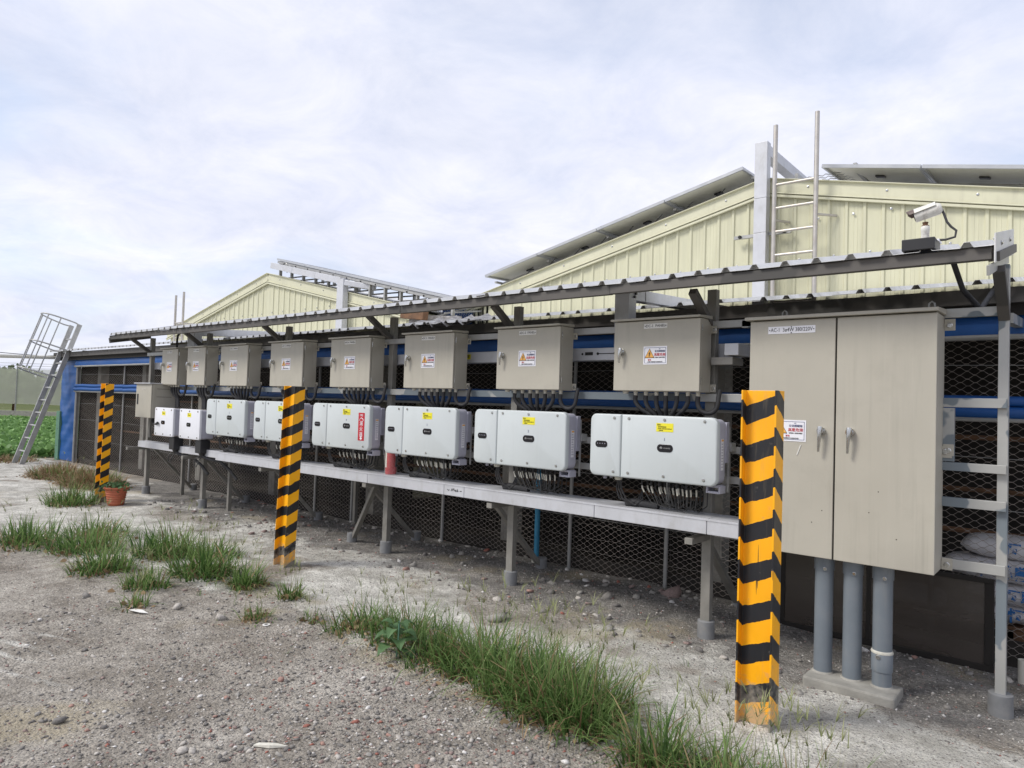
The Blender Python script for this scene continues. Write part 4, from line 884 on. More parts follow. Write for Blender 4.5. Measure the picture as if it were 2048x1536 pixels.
    for k in range(18):
        x = .42+k*.0235+(.006 if k % 2 else 0); y = .085+.03*(k % 3); e = (.66-x)*.35; d = -.145-.035*sm.random()
        part('connector', MB().tube([(x, y, .01), (x, y, -.045)], .0085, 6), M['black'], t)
        pts = [(x, y, -.04), (x+.004, y, -.07), (x+.012+e*.15, y+.005, -.10), (x+e*.6+.02, y+.02, d-.02), (x+e+.05, y+.07, d-.042), (x+e+.09, y+.12, d+.0), (x+e+.08, y+.15, d+.10)]
        part('cable', MB().tube(pts, .0038, 6), M['cable'], t, smooth=60)
        if k % 5 != 4: part('cable_sleeve', MB().tube([(x+.001, y-.001, -.052), (x+.004, y-.001, -.07), (x+.009+e*.12, y+.003, -.100)], .0062, 6), M['sleeve'], t, smooth=60)
    for k in range(3): part('cable', MB().tube([(.205+.012*k, .10, -.03), (.19+.02*k, .10, -.09), (.21+.03*k, .11, -.17), (.27+.03*k, .14, -.195-.01*k), (.34+.02*k, .17, -.17), (.36, .20, -.11)], .007, 7), M['rubber'], t, smooth=60)
    part('conduit', MB().tube([(.24, .16, -.205), (.30, .17, -.195), (.40, .19, -.20), (.50, .20, -.21)], .028, 10), M['rubber'], t, smooth=50)
    return t
inv0 = inverter(); used = False
il = ['large white inverter numbered 1 under the DC-1 panel, the nearest', 'large white inverter numbered 2 under the DC-2 panel', 'large white inverter with the extinguisher at its lower left corner', 'large white inverter with a red vertical fire extinguisher sign',
      'large white inverter partly hidden by the middle striped post', 'sixth large white inverter from the right, next to the two small ones']
INV = []
for i in range(6):
    o = inv0 if i == 0 else copy_tree(inv0); INV.append(o); o['label'] = il[i]; o.location = (ix[i], IY, IZ); 
    if i: o.scale = (wid[i]/IW, 1, 1)
for i, o in enumerate(INV):
    text(['1', '2', '3', '4', '5', '6'][i], .03, M['ink_navy'], o, (.640, -.001, .305))
sg = part('extinguisher_sign', MB().box(-.052, .052, -.002, -.0005, -.145, .145), M['redsign'], INV[3], loc=(.905, 0, .245))
text('FIRE', .030, M['white'], sg, (0, -.003, .118)); part('flame_mark', MB().tube([(.035*math.cos(a), -.0025, .055+.035*math.sin(a)) for a in np.linspace(.2, PI-.2, 9)], .004, 4), M['white'], sg)
for k, c in enumerate('滅火器'): text(c, .056, M['white'], sg, (0, -.003, .032-.058*k))
part('arrow', MB().add([(-.010, -.003, -.098), (.010, -.003, -.098), (.010, -.003, -.118), (.026, -.003, -.118), (0, -.003, -.140), (-.026, -.003, -.118), (-.010, -.003, -.118)], [(0, 6, 5, 4, 3, 2, 1)]), M['white'], sg)

def small_inverter():
    t = thing('inverter', '', 'solar inverter', (0, 0, 0), 'two small white inverters at the far end'); w, h = .61, .418
    part('front_cover', MB().rbox(0, w, 0, .03, 0, h, .03, fr=.008), M['inv_white'], t, smooth=35); part('casing', MB().rbox(.01, w-.004, .031, .20, .01, h-.01, .03, fr=.004), M['inv_body'], t, smooth=35)
    bd_ = part('badge', MB().rbox(-.06, .06, -.004, 0, -.027, .027, .02, fr=.002), M['badge'], t, loc=(.29, 0, .20)); part('logo', MB().tube([(-.008, -.0045, 0), (-.008, -.0052, 0)], .007, 8), M['alu'], bd_)
    ys_ = part('caution_sticker', MB().box(-.055, .055, -.0016, -.0002, -.028, .028), M['yellow'], t, loc=(.30, 0, .335)); text('警告!', .014, M['ink_black'], ys_, (-.03, -.002, .014)); text('請勿帶電插拔', .011, M['ink_black'], ys_, (0, -.002, -.004))
    for x in (.06, .305, .55):
        for z in (.03, .388): screw(t, x, -.0005, z, 1.1)
    part('switch_box', MB().box(.44, .60, .03, .17, -.185, -.002), M['black'], t, bevel=.01); part('gland', MB().lathe([(.03, -.05), (.05, 0)], (.52, .10, -.185), 10), M['black'], t, smooth=40)
    part('cable', MB().tube([(.52, .10, -.22), (.47, .08, -.29), (.44, .06, -.38), (.40, .05, -.36), (.42, .05, -.27), (.50, .07, -.235)], .007, 6), M['cable'], t, smooth=60)
    part('cable', MB().tube([(.54, .10, -.23), (.62, .14, -.26), (.78, .22, -.28), (.92, .3, -.40), (1.02, .35, -.52)], .022, 8), M['rubber'], t, smooth=60)
    part('mounting_bracket', MB().box(.15, .45, .20, .275, .22, .27), M['alu'], t)
    return t
si = small_inverter(); si['label'] = 'right one of the two small white inverters with a black box below'; si.location = (-9.986, IY, 1.028)
s2 = copy_tree(si); s2['label'] = 'leftmost small white inverter with a black box below, beside the beige box'; s2.location = (-10.788, IY, 1.028)
# beige meter box at the far end
t = thing('meter_box', 'narrow beige metal box left of the small inverters', 'electrical box', (-11.41, 4.55, 1.277), None)
part('cabinet_body', MB().box(.0, .54, .02, .36, 0, .515), M['cab'], t, bevel=.004); part('door', MB().box(.0, .54, 0, .017, .004, .511), M['cab'], t, bevel=.003); part('rain_hood', MB().box(-.03, .555, -.03, .38, .517, .532), M['tray'], t, bevel=.002); part('lock', MB().box(.05, .09, -.006, 0, .20, .36), M['black'], t)
text('EQUIPMENT', .03, M['offwhite'], t, (.27, -.001, .44)); part('vent_line', MB().box(.5405, .542, .08, .30, .32, .325).box(.5405, .542, .08, .30, .44, .445), M['cab_seam'], t)
part('conduit', MB().tube([(.3, .15, 0), (.3, .14, -.06), (.38, .12, -.09), (.62, .05, -.09), (.8, .0, -.06)], .018, 8), M['rubber'], t, smooth=50); part('conduit', MB().tube([(.2, .15, 0), (.2, .14, -.2), (.22, .14, -.30)], .02, 8), M['post'], t, smooth=50)

# AC cabinet
ac = thing('ac_cabinet', 'tall beige two-door cabinet lettered AC-1 standing on grey pipes', 'electrical cabinet', (-1.785, 4.64, .742)); w, h, d = 1.095, 1.522, .29; g = .548
part('cabinet_body', MB().box(.006, w-.004, .024, d, .0, h), M['cab'], ac, bevel=.003)
def door(x0, x1, z0, z1):
    mb = MB().box(x0, x1, 0, .020, z0, z1); return part('door', mb, M['cab'], ac, bevel=.004)
dL = door(0, g-.005, .003, h-.006); dR = door(g+.005, w, .003, h-.006); part('door_gap', MB().box(g-.0045, g+.0045, .012, .022, .004, h-.007), M['cab_seam'], ac); part('door_gap', MB().box(.010, w-.008, .0205, .0235, .008, h-.012), M['cab_seam'], ac)
part('rain_hood', MB().add([(-.028, -.035, h+.001), (w+.010, -.035, h+.001), (w+.010, d, h+.008), (-.028, d, h+.008), (-.028, -.035, h+.022), (w+.010, -.035, h+.022), (w+.010, d, h+.045), (-.028, d, h+.045)], [(0, 3, 2, 1), (4, 5, 6, 7), (0, 1, 5, 4), (1, 2, 6, 5), (2, 3, 7, 6), (3, 0, 4, 7)]), M['cab'], ac, bevel=.002)
for x in (.16, w-.06): part('lifting_eye', MB().tube([(x-.018, .20, h+.03), (x-.014, .20, h+.075), (x, .20, h+.088), (x+.014, .20, h+.075), (x+.018, .20, h+.03)], .006, 8), M['alu'], ac, smooth=50)
pl = part('name_plate', MB().box(-.150, .150, -.003, -.0005, -.024, .024), M['white'], dL, loc=(.272, 0, 1.452)); text('AC-1  3ø4W 380/220V', .036, M['ink_black'], pl, (.0, -.0036, 0), sx=.78)
for x, z in ((-.140, 0), (.140, 0), (0, .019), (0, -.019)): part('rivet', MB().tube([(x, -.003, z), (x, -.006, z)], .0035, 8), M['ink_black'], pl)
sticker(dL, .268, -.001, .794, .216, .138, 'ac')
lever(dL, .470, 0, .800, .13); lever(dR, .640, 0, .800, .13)
for x, z in ((.48, .30), (.8, .45), (.75, .32), (.9, .18), (.42, .22)): part('chip', MB().tube([(x, -.0002, z), (x, -.0012, z)], .0035, 6), M['cab_seam'], dR if x > .55 else dL)
part('scratch', MB().tube([(.345, -.001, .705), (.335, -.001, .675), (.322, -.001, .640)], .004, 5), M['offwhite'], dL)
for z in (.030, .71, 1.525-.06): b_ = part('mounting_tab', MB().box(w-.002, w+.055, d-.035, d-.028, z-.03, z+.04), M['cab'], ac, bevel=.002); screw(b_, w+.026, d-.036, z, 1.5)
gpp = 'grey plastic pipes under the tall cabinet'
for k, (x, lab) in enumerate(((-1.322, 'left grey pipe under the tall cabinet'), (-1.150, 'middle grey pipe under the tall cabinet'), (-.980, 'right grey pipe, with a repair sleeve near its foot, under the tall cabinet'))):
    t = thing('pipe', lab, 'pipe', (x, 4.78, .0), gpp); r = .055
    part('tube', MB().lathe([(r, -.01), (r, .742), (0, .742)], n=28), M['pvc'], t, smooth=40); part('socket', MB().lathe([(r+.0045, .650), (r+.005, .655), (r+.005, .7415), (r, .7416)], n=28), M['pvc'], t, smooth=40); screw(t, .02, -r-.005, .665, 1.)
    part('mortar_collar', MB().lathe([(r+.016, -.012), (r+.010, .004), (r, .012)], n=18), M['conc'], t, smooth=60)
    if k == 2:
        part('repair_sleeve', MB().lathe([(r+.001, .095), (r+.005, .098), (r+.006, .205), (r+.001, .215)], n=28), M['pvc'], t, smooth=40); part('glue_ring', MB().lathe([(r+.006, .204), (r+.0085, .21), (r+.003, .222)], n=28), M['sleeve'], t, smooth=60); screw(t, -.01, -r-.006, .19, 1.3)
pt = thing('plinth', 'concrete plinth holding the three grey pipes', 'plinth', (-1.13, 4.75, -.08)); vs = []
mb = MB().box(-.265, .255, -.145, .11, 0, .082); part('block', mb, M['conc'], pt, bevel=.012)

# ---------------------------------------------------------------- striped bollard posts (H-beams)
def striped(label, x, y, h, m, lean, rz=0.):
    t = thing('striped_post', label, 'bollard', (x, y, gh(x, y)), 'black and orange striped steel posts'); W_, D_, th = .188, .118, .010
    P = [(-W_/2, 0), (-W_/2+th, 0), (-W_/2+th, D_/2-th/2), (W_/2-th, D_/2-th/2), (W_/2-th, 0), (W_/2, 0), (W_/2, D_), (W_/2-th, D_), (W_/2-th, D_/2+th/2), (-W_/2+th, D_/2+th/2), (-W_/2+th, D_), (-W_/2, D_)]
    n = len(P); vs = []; fs = []; NZ = 2
    for z in (-.08, h): vs += [(a, b, z) for a, b in P]
    fs = [(i, (i+1) % n, n+(i+1) % n, n+i) for i in range(n)]+[tuple(n+i for i in range(n)), tuple(range(n-1, -1, -1))]
    part('beam', MB().add(vs, fs), m, t, bevel=.002); t.rotation_euler = (0, lean, rz); return t
mR = stripe_mat('stripes_near', .42, -.70, .30, .214, .46, 1.); mM = stripe_mat('stripes_middle', .30, .48, .55, .196, .47, 5.); mL = stripe_mat('stripes_far', -.20, .50, .15, .200, .50, 9.)
striped('nearest and tallest looking striped post, in front of the tall cabinet', -1.352, 3.65, 1.757, mR, .0, 0.0)
striped('middle striped post in front of the fifth inverter', -6.075, 3.81, 1.76, mM, -.035+.07)
striped('farthest striped post beside the terracotta pot', -11.46, 4.08, 1.78, mL, .025)

# flower pot
t = thing('flower_pot', 'ribbed terracotta pot with small weeds beside the far striped post', 'flower pot', (-10.98, 4.17, 0))
prof = [(.135, 0)]
for k in range(6): z = .03+k*.045; r = .145+.045*(k/6); prof += [(r, z), (r+.010, z+.016), (r+.006, z+.030), (r, z+.040)]
prof += [(.205, .30), (.225, .325), (.225, .345), (.205, .348), (.195, .30), (.18, .27)]
t.scale = (.76, .76, .76)
part('pot', MB().lathe(prof, n=28), M['terra'], t, smooth=60); part('soil', MB().lathe([(.178, .268), (.178, .285), (.05, .295)], n=18), M['soil'], t)

# fire extinguisher
t = thing('fire_extinguisher', 'red fire extinguisher wrapped in plastic standing on the tray', 'fire extinguisher', (-5.555, 4.74, .895))
part('cylinder', MB().lathe([(.055, 0), (.058, .01), (.058, .24), (.045, .285), (.02, .30), (.018, .33)], n=20), M['red'], t, smooth=50); part('valve', MB().box(-.015, .015, -.03, .05, .33, .36).box(-.012, .012, -.02, .07, .375, .388), M['black'], t)
pl_ = [(.0592*math.cos(a), .0592*math.sin(a), z) for z in (.07, .25) for a in np.linspace(PI*.95, PI*1.5, 9)]
part('paper_label', MB().add(pl_, [(i, i+1, i+10, i+9) for i in range(8)]), M['sleeve'], t); part('hose', MB().tube([(.02, .02, .34), (.08, .0, .31), (.082, 0, .2), (.075, 0, .08)], .009, 8), M['black'], t, smooth=60)
vs = []; n = 22; prof = [(.068, 0), (.066, .08), (.072, .16), (.066, .25), (.058, .30)]
for (r, z) in prof:
    for i in range(n): a = 2*PI*i/n; rr = r*(1+.08*math.sin(a*5+z*40)+.05*random.random()); vs.append((rr*math.cos(a), rr*math.sin(a), z))
part('plastic_wrap', MB().add(vs, [(k*n+i, k*n+(i+1) % n, (k+1)*n+(i+1) % n, (k+1)*n+i) for k in range(len(prof)-1) for i in range(n)]), M['plast'], t, smooth=60)

# framed smoky sheet leaning at the fence, right
t = thing('screen_board', 'dark framed smoky plastic sheet standing against the fence under the tall cabinet', 'board', (-1.93, 5.72, -.05)); w, h = 1.43, .62
part('frame', MB().box(0, w, 0, .03, 0, .045).box(0, w, 0, .03, h-.03, h).box(0, .05, .002, .028, .046, h-.031).box(w-.055, w, .002, .028, .046, h-.031).box(w*.45, w*.45+.03, .002, .028, .046, h-.031), M['dark'], t, bevel=.003)
part('sheet', MB().box(.05, w-.055, .010, .014, .045, h-.03), M['plexi'], t)
# feed sacks on planks
def sack(label, x, y, z, L_, wd, h, rz, txt=None):
    t = thing('feed_sack', label, 'sack', (x, y, z), 'white woven feed sacks stacked behind the fence'); n, m_ = 18, 14; vs = []
    for j in range(n+1):
        u = -1+2*j/n; e = (1-abs(u)**5)**.5 if abs(u) < 1 else 0; e = max(e, .10)
        for i in range(m_):
            a = 2*PI*i/m_; c_, s_ = math.cos(a), math.sin(a); q = .75
            vs.append((u*L_/2, wd/2*math.copysign(abs(c_)**q, c_)*(.75+.25*e)+.008*math.sin(j*2+i), h/2+h/2*math.copysign(abs(s_)**q, s_)*e+.012*fb(u*3+x*9, a*2+z*5, 1, 3, 2)))
    fs = [(j*m_+i, j*m_+(i+1) % m_, (j+1)*m_+(i+1) % m_, (j+1)*m_+i) for j in range(n) for i in range(m_)]+[tuple(range(m_-1, -1, -1)), tuple(n*m_+i for i in range(m_))]
    part('bag', MB().add(vs, fs), M['sack'], t, smooth=180); t.rotation_euler = (0, 0, rz)
    if txt: text(txt, .105, M['ink_blue'], t, (.02, -wd/2-.012, h*.5), rot=(PI/2, 0, 0), bold=.003)
    return t
sack('topmost white feed sack behind the fence, right of the tall cabinet', -.40, 6.42, .62, .74, .38, .17, .04, '恆 農'); sack('second white feed sack from the top with blue characters', -.50, 6.40, .46, .78, .42, .17, -.02, '恆職農')
sack('third white feed sack from the top of the pile', -.36, 6.40, .30, .74, .42, .16, .03, '恆職農'); sack('lowest white feed sack resting on the brown planks', -.38, 6.42, .17, .78, .42, .14, 0, '恆職')
sack('single white feed sack lying left of the pile behind the smoky sheet', -1.18, 6.5, .14, .6, .36, .15, .1)
for k in range(4):
    o = part('plank', MB().box(-.9, .75, 0, .10, 0, .022), M['wood'], None, loc=(-.42, 6.25+.13*k, .135-.0*k)); tag(o, ['nearest brown plank under the feed sacks', 'second brown plank from the fence under the sacks', 'third brown plank from the fence under the sacks', 'rearmost brown plank under the feed sacks'][k], 'plank', 'planks under the feed sacks')
for k in range(3):
    o = part('timber_block', MB().box(-.03, .03, 0, .5, 0, .18), M['wood'], None, loc=(-.95+.55*k, 6.25, -.05)); tag(o, ['left timber block carrying the planks under the sacks', 'middle timber block carrying the planks under the sacks', 'right timber block carrying the planks under the sacks'][k], 'timber', 'timber blocks under the planks')
pc = thing('pipe_stub', 'short white pipe stub in the ground at the right edge behind the post', 'pipe', (-.33, 5.65, -.06)); part('stub', MB().lathe([(.035, 0), (.035, .16), (.028, .16), (.028, .02)], n=16), M['pvcw'], pc, smooth=40)
# clutter between the barns
t = thing('scrap_beam', 'weathered brown timber block sticking out between the two barns', 'timber', (-8.75, 7.6, 3.0)); part('block', MB().bar((0, 0, .10), (.55, .0, .04), .12, .16), M['wood'], t, bevel=.01)
t = thing('scrap_sheet', 'dark blue tarpaulin and grey sheet lying between the two barns', 'tarpaulin', (-8.5, 8.6, 2.9)); part('tarpaulin', MB().box(-.35, .75, .0, .03, 0, .42), M['blue'], t); part('grey_sheet', MB().bar((-.2, -.9, .08), (.8, -.7, .02), .02, .22), M['tin'], t)
rows = []
for k in range(16): rows.append(np.array([[-.1+.055*k+.03*(i % 2), -.35, .02+i*.03] for i in range(13)]))
me = strand_mesh(rows, .003); me.materials.append(M['alu']); part('wire_net', me, None, t, kind='stuff'); part('tube', MB().tube([(-.2, -.4, .20), (.75, -.3, .36)], .018, 8), M['alu'], t)

# ---------------------------------------------------------------- far field, fence and shrubs
def leaf_mesh(n, gen, size, mats, name, up=.5, seed=1):
    """n small leaves; gen(i) gives centre; each leaf is a bent pair of triangles"""
    R = random.Random(seed); vs = []; fs = []; cs = []
    for i in range(n):
        c = Vector(gen(R)); d = Vector((R.uniform(-1, 1), R.uniform(-1, 1), R.uniform(-.4, up))).normalized(); s_ = Vector((R.uniform(-1, 1), R.uniform(-1, 1), R.uniform(-.3, .3))).cross(d)
        if s_.length < .05: continue
        s_.normalize(); k = size*R.uniform(.6, 1.3); o = len(vs)
        vs += [c, c+d*k*.5+s_*k*.38, c+d*k, c+d*k*.5-s_*k*.38]; fs += [(o, o+1, o+2), (o, o+2, o+3)]; v = R.uniform(.6, 1.25); cs += [v]*4
    me = bpy.data.meshes.new(name); me.from_pydata([tuple(v) for v in vs], [], fs); me.materials.append(mats)
    ca = me.color_attributes.new('tint', 'FLOAT_COLOR', 'POINT'); ca.data.foreach_set('color', np.array([[c, c, c, 1] for c in cs], np.float32).ravel()); return me
def plant_mat(name, c1, c2, trans=.25, rough=.55):
    m = bpy.data.materials.new(name); m.use_nodes = True; t = m.node_tree; L = t.links; b = t.nodes['Principled BSDF']
    at = t.nodes.new('ShaderNodeVertexColor'); at.layer_name = 'tint'; sp = t.nodes.new('ShaderNodeSeparateColor'); L.new(at.outputs[0], sp.inputs[0])
    r = t.nodes.new('ShaderNodeMapRange'); r.inputs[1].default_value = .6; r.inputs[2].default_value = 1.25; L.new(sp.outputs[0], r.inputs[0])
    mi = t.nodes.new('ShaderNodeMixRGB'); L.new(r.outputs[0], mi.inputs[0]); mi.inputs[1].default_value = c1+(1,); mi.inputs[2].default_value = c2+(1,)
    L.new(mi.outputs[0], b.inputs['Base Color']); b.inputs['Roughness'].default_value = rough; b.inputs['Specular IOR Level'].default_value = .35
    tr_ = t.nodes.new('ShaderNodeBsdfTranslucent'); L.new(mi.outputs[0], tr_.inputs[0]); ms = t.nodes.new('ShaderNodeMixShader'); ms.inputs[0].default_value = trans; L.new(b.outputs[0], ms.inputs[1]); L.new(tr_.outputs[0], ms.inputs[2]); L.new(ms.outputs[0], t.nodes['Material Output'].inputs[0]); return m
M['crop'] = plant_mat('bright_crop_leaves', (.09, .19, .05), (.30, .50, .17)); M['bush'] = plant_mat('shrub_leaves', (.06, .09, .035), (.17, .21, .09)); M['grass'] = plant_mat('grass_blades', (.048, .115, .024), (.25, .37, .12), .40)
M['dry'] = plant_mat('dry_grass', (.20, .13, .07), (.42, .30, .17), .2); M['weed'] = plant_mat('weed_leaves', (.06, .12, .05), (.12, .22, .09), .3); M['seed'] = plant_mat('seed_stalks', (.14, .17, .06), (.30, .31, .14), .2)
fld = MB(); fv = [(-19.8, -14, .01), (-19.6, 5.3, .01), (-20.2, 30, .01), (-44, 30, .012), (-58, -14, .012)]
o = part('field_soil', fld.add(fv, [(0, 1, 2, 3, 4)]), mat('dark_field_soil', (.06, .075, .03), .95, 0, .3, 2), None); tag(o, kind='structure')
def cg(R):
    while True:
        x = -19.9-26*R.random()**1.5; y = R.uniform(-2, 16)
        if y < 6.6+(-19.8-x)*.5 and y > 1.5+(-19.8-x)*.10: return (x, y, .02+.22*R.random()*(.6+.6*abs(fb(x, y, .7, 3, 4))))
o = part('crop_plants', leaf_mesh(26000, cg, .15, M['crop'], 'crop_plants', .3, 5), None, None); tag(o, 'low leafy green crop filling the field behind the caged ladder', 'crop', kind='stuff')
fdir = Vector((.767, .641, 0)); fnm = Vector((-.641, .767, 0)); fc = fnm*43.5+fdir*(-33)
o = part('verge', MB().add([tuple(fc+fdir*a+fnm*b+Vector((0, 0, .02))) for a, b in ((-16, -7), (26, -7), (26, 12), (-16, 12))], [(0, 1, 2, 3)]), mat('grassy_verge', (.13, .16, .06), .95, 0, .25, .8), None); tag(o, kind='structure')
ff = thing('boundary_fence', 'tall grey green screen fence with thin posts beyond the crop field', 'fence', tuple(fc)); 
part('screen_net', MB().add([tuple(fdir*a+Vector((0, 0, z))) for a, z in ((-14, .75), (24, .75), (24, 2.95), (-14, 2.95))], [(0, 1, 2, 3)]), mat('grey_green_netting', (.50, .51, .43), .9, 0, .12, .5, .4, (.34, .38, .24), .5, alpha=.66), ff)
part('concrete_kerb', MB().bar(fdir*-14+Vector((0, 0, .15)), fdir*24+Vector((0, 0, .15)), .15, .35), M['conc'], ff)
for k in range(13): a = -13+k*3.0; part('fence_pipe', MB().tube([fdir*a, fdir*a+Vector((0, 0, 3.15))], .04, 6), M['fpost'], ff)
for z in (3.0, 3.15, 3.3): part('barbed_wire', MB().tube([fdir*-14+Vector((0, 0, z)), fdir*24+Vector((0, 0, z))], .012, 4), M['fpost'], ff)
def shrub(label, a, b, w, h, n, sd):
    p = fc+fdir*a+fnm*b; t = thing('shrub', label, 'shrub', tuple(p), 'shrubs beyond the boundary fence')
    lobes = [(random.uniform(-w*.35, w*.35), random.uniform(-w*.3, w*.3), h*random.uniform(.45, .8), random.uniform(.25, .42)*w) for _ in range(7)]
    def g(R):
        l = R.choice(lobes); v = Vector((R.gauss(0, 1), R.gauss(0, 1), R.gauss(0, 1))).normalized()*l[3]*R.uniform(.6, 1.05); return (l[0]+v.x, l[1]+v.y, max(.1, l[2]+v.z*.8))
    part('foliage', leaf_mesh(n, g, .32, M['bush'], 'foliage', .6, sd), None, t); part('trunk', MB().tube([(0, 0, -.1), (.1, 0, h*.4), (0, .1, h*.7)], .09, 6, r2=.03), M['wood'], t)
shrub('dark green shrub showing above the boundary fence at the left edge', -1.0, 4, 3.4, 3.9, 2600, 11)
shrub('low pale shrub behind the screen fence near the ladder foot', 3.2, 3, 3.0, 2.9, 1800, 12); shrub('round shrub behind the screen fence beside the blue tarpaulin', 6.0, 5, 4.0, 3.3, 2200, 13); shrub('shrub behind the screen fence at the far left', -4.5, 3, 3.6, 2.6, 1800, 14); shrub('thin pointed shrub behind the fence between ladder and tarpaulin', 5.0, 2, 1.6, 3.5, 900, 15)
def hgen(R):
    a = R.uniform(-40, 60); return tuple(fnm*R.uniform(80, 110)+fdir*(a*2-60)+Vector((0, 0, R.random()**1.5*2.6*(1+.5*fb(a, 3, .25, 3, 1)))))
o = part('treeline', leaf_mesh(9000, hgen, 1.6, M['bush'], 'treeline', .6, 31), None, None); tag(o, 'hazy green tree line at the horizon beyond the field', 'trees', kind='stuff')

# ---------------------------------------------------------------- grass
def blade(vs, fs, cs, base, az, L_, lean, w, tint, R, seg=4):
    d = Vector((math.cos(az), math.sin(az), 0)); s_ = Vector((-math.sin(az), math.cos(az), 0)); p = Vector(base); o = len(vs); a = lean*.30
    for k in range(seg+1):
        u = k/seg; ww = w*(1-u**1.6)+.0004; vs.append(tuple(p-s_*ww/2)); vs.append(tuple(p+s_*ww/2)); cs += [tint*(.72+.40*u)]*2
        a += lean*.70/seg*(1+.8*u); p = p+(d*math.sin(a)+Vector((0, 0, 1))*math.cos(a))*L_/seg
    for k in range(seg): q = o+2*k; fs.append((q, q+1, q+3, q+2))
def mk(vs, fs, cs, name, m):
    me = bpy.data.meshes.new(name); me.from_pydata(vs, [], fs); me.materials.append(m); ca = me.color_attributes.new('tint', 'FLOAT_COLOR', 'POINT')
    ca.data.foreach_set('color', np.array([[c, c, c, 1] for c in cs], np.float32).ravel()); return me
def tuft(label, x, y, rx, ry, h, n, stalks=6, seed=0, cat='grass', dry=.12, m='grass', wscale=1.):
    R = random.Random(seed); t = thing('grass_clump', label, 'grass', (x, y, gh(x, y)), 'grass clumps on the gravel')
    G = ([], [], []); D = ([], [], []); K = ([], [], [])
    for i in range(n):
        a = R.uniform(0, 2*PI); r = R.random()**.7; px = rx*r*math.cos(a); py = ry*r*math.sin(a); g = gh(x+px, y+py)-gh(x, y)
        az = a+R.gauss(0, 1.1); lean = R.uniform(.1, 1.1)+R.random()**3*.9+r*.35; dr = R.random() < dry
        T = D if dr else G; blade(T[0], T[1], T[2], (px, py, g-.01), az, h*R.choice((R.uniform(.4, .9), R.uniform(.7, 1.25)))*(1-.2*r), lean*(1.4 if dr else 1), R.uniform(.0055, .0115)*wscale, R.uniform(.6, 1.3), R)
    for i in range(stalks):
        a = R.uniform(0, 2*PI); r = R.random(); px = rx*r*math.cos(a); py = ry*r*math.sin(a); az = R.uniform(0, 2*PI); le = R.uniform(.1, .6); L_ = h*R.uniform(.95, 1.3)
        d = Vector((math.cos(az), math.sin(az), 0)); p = Vector((px, py, 0)); an = le*.4
        blade(K[0], K[1], K[2], (px, py, -.01), az, L_, le, .0045*wscale, R.uniform(.7, 1.2), R, 5)
        seg = 5; ang = le*.35
        for k in range(seg): ang += le*.65/seg*(1+.8*k/seg); p = p+(d*math.sin(ang)+Vector((0, 0, 1))*math.cos(ang))*L_/seg
        for q in range(R.randint(3, 5)): blade(K[0], K[1], K[2], tuple(p), az+R.uniform(-1.3, 1.3), R.uniform(.055, .10), R.uniform(.5, 1.3), .0042*wscale, R.uniform(.85, 1.3), R, 2)
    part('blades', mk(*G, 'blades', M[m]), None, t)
    th = leaf_mesh(int(n*.5), lambda R_: (rx*.9*R_.gauss(0, .45), ry*.9*R_.gauss(0, .45), .004+.02*R_.random()), .05, M['dry'], 'thatch', .15, seed+9); part('thatch', th, None, t, kind='stuff')
    if D[0]: part('dry_blades', mk(*D, 'dry_blades', M['dry']), None, t)
    if K[0]: part('seed_stalks', mk(*K, 'seed_stalks', M['seed']), None, t)
    return t
# the long bank between the gravel and the pale strip
bank = [('left end of the long grass bank, beside the broad-leaved weed', -4.02, 3.22, .22, .20, .17, 330), ('grass clump behind the broad-leaved weed', -3.62, 3.28, .24, .22, .20, 420), ('grass clump right of the broad-leaved weed', -3.20, 3.22, .24, .22, .21, 460),
        ('dark grass clump in the left middle of the bank', -2.86, 3.24, .22, .20, .24, 500), ('tall grass clump in the middle of the bank', -2.55, 3.16, .20, .20, .25, 520), ('dense grass clump in the right middle of the bank', -2.28, 3.08, .20, .18, .25, 520),
        ('thickest grass clump at the right of the bank', -2.03, 3.06, .17, .17, .25, 480), ('grass clump on the pale side of the bank, behind its tallest part', -2.45, 3.42, .22, .14, .20, 260), ('grass clump on the pale side of the bank near its right end', -2.02, 3.28, .16, .12, .20, 240), ('right end of the long grass bank', -1.90, 3.04, .08, .10, .17, 130), ('grass clump at the lower edge left of the near striped post', -1.50, 2.93, .17, .14, .25, 420), ('small grass clump touching the near striped post foot', -1.30, 3.12, .10, .08, .17, 120),
        ('sparse seeding grass at the bottom edge right of the near striped post', -1.10, 2.80, .20, .12, .25, 230), ('sparse seeding grass near the bottom right, below the plinth', -.86, 2.86, .20, .12, .25, 200)]
for i, (lab, x, y, rx, ry, h, n) in enumerate(bank): tuft(lab, x, y, rx*1.05, ry*1.35, h*(1.55 if i < 3 else 1.8 if i < 9 else 1.55), int(n*.70), 13 if i < 12 else 24, 100+i, dry=.16)
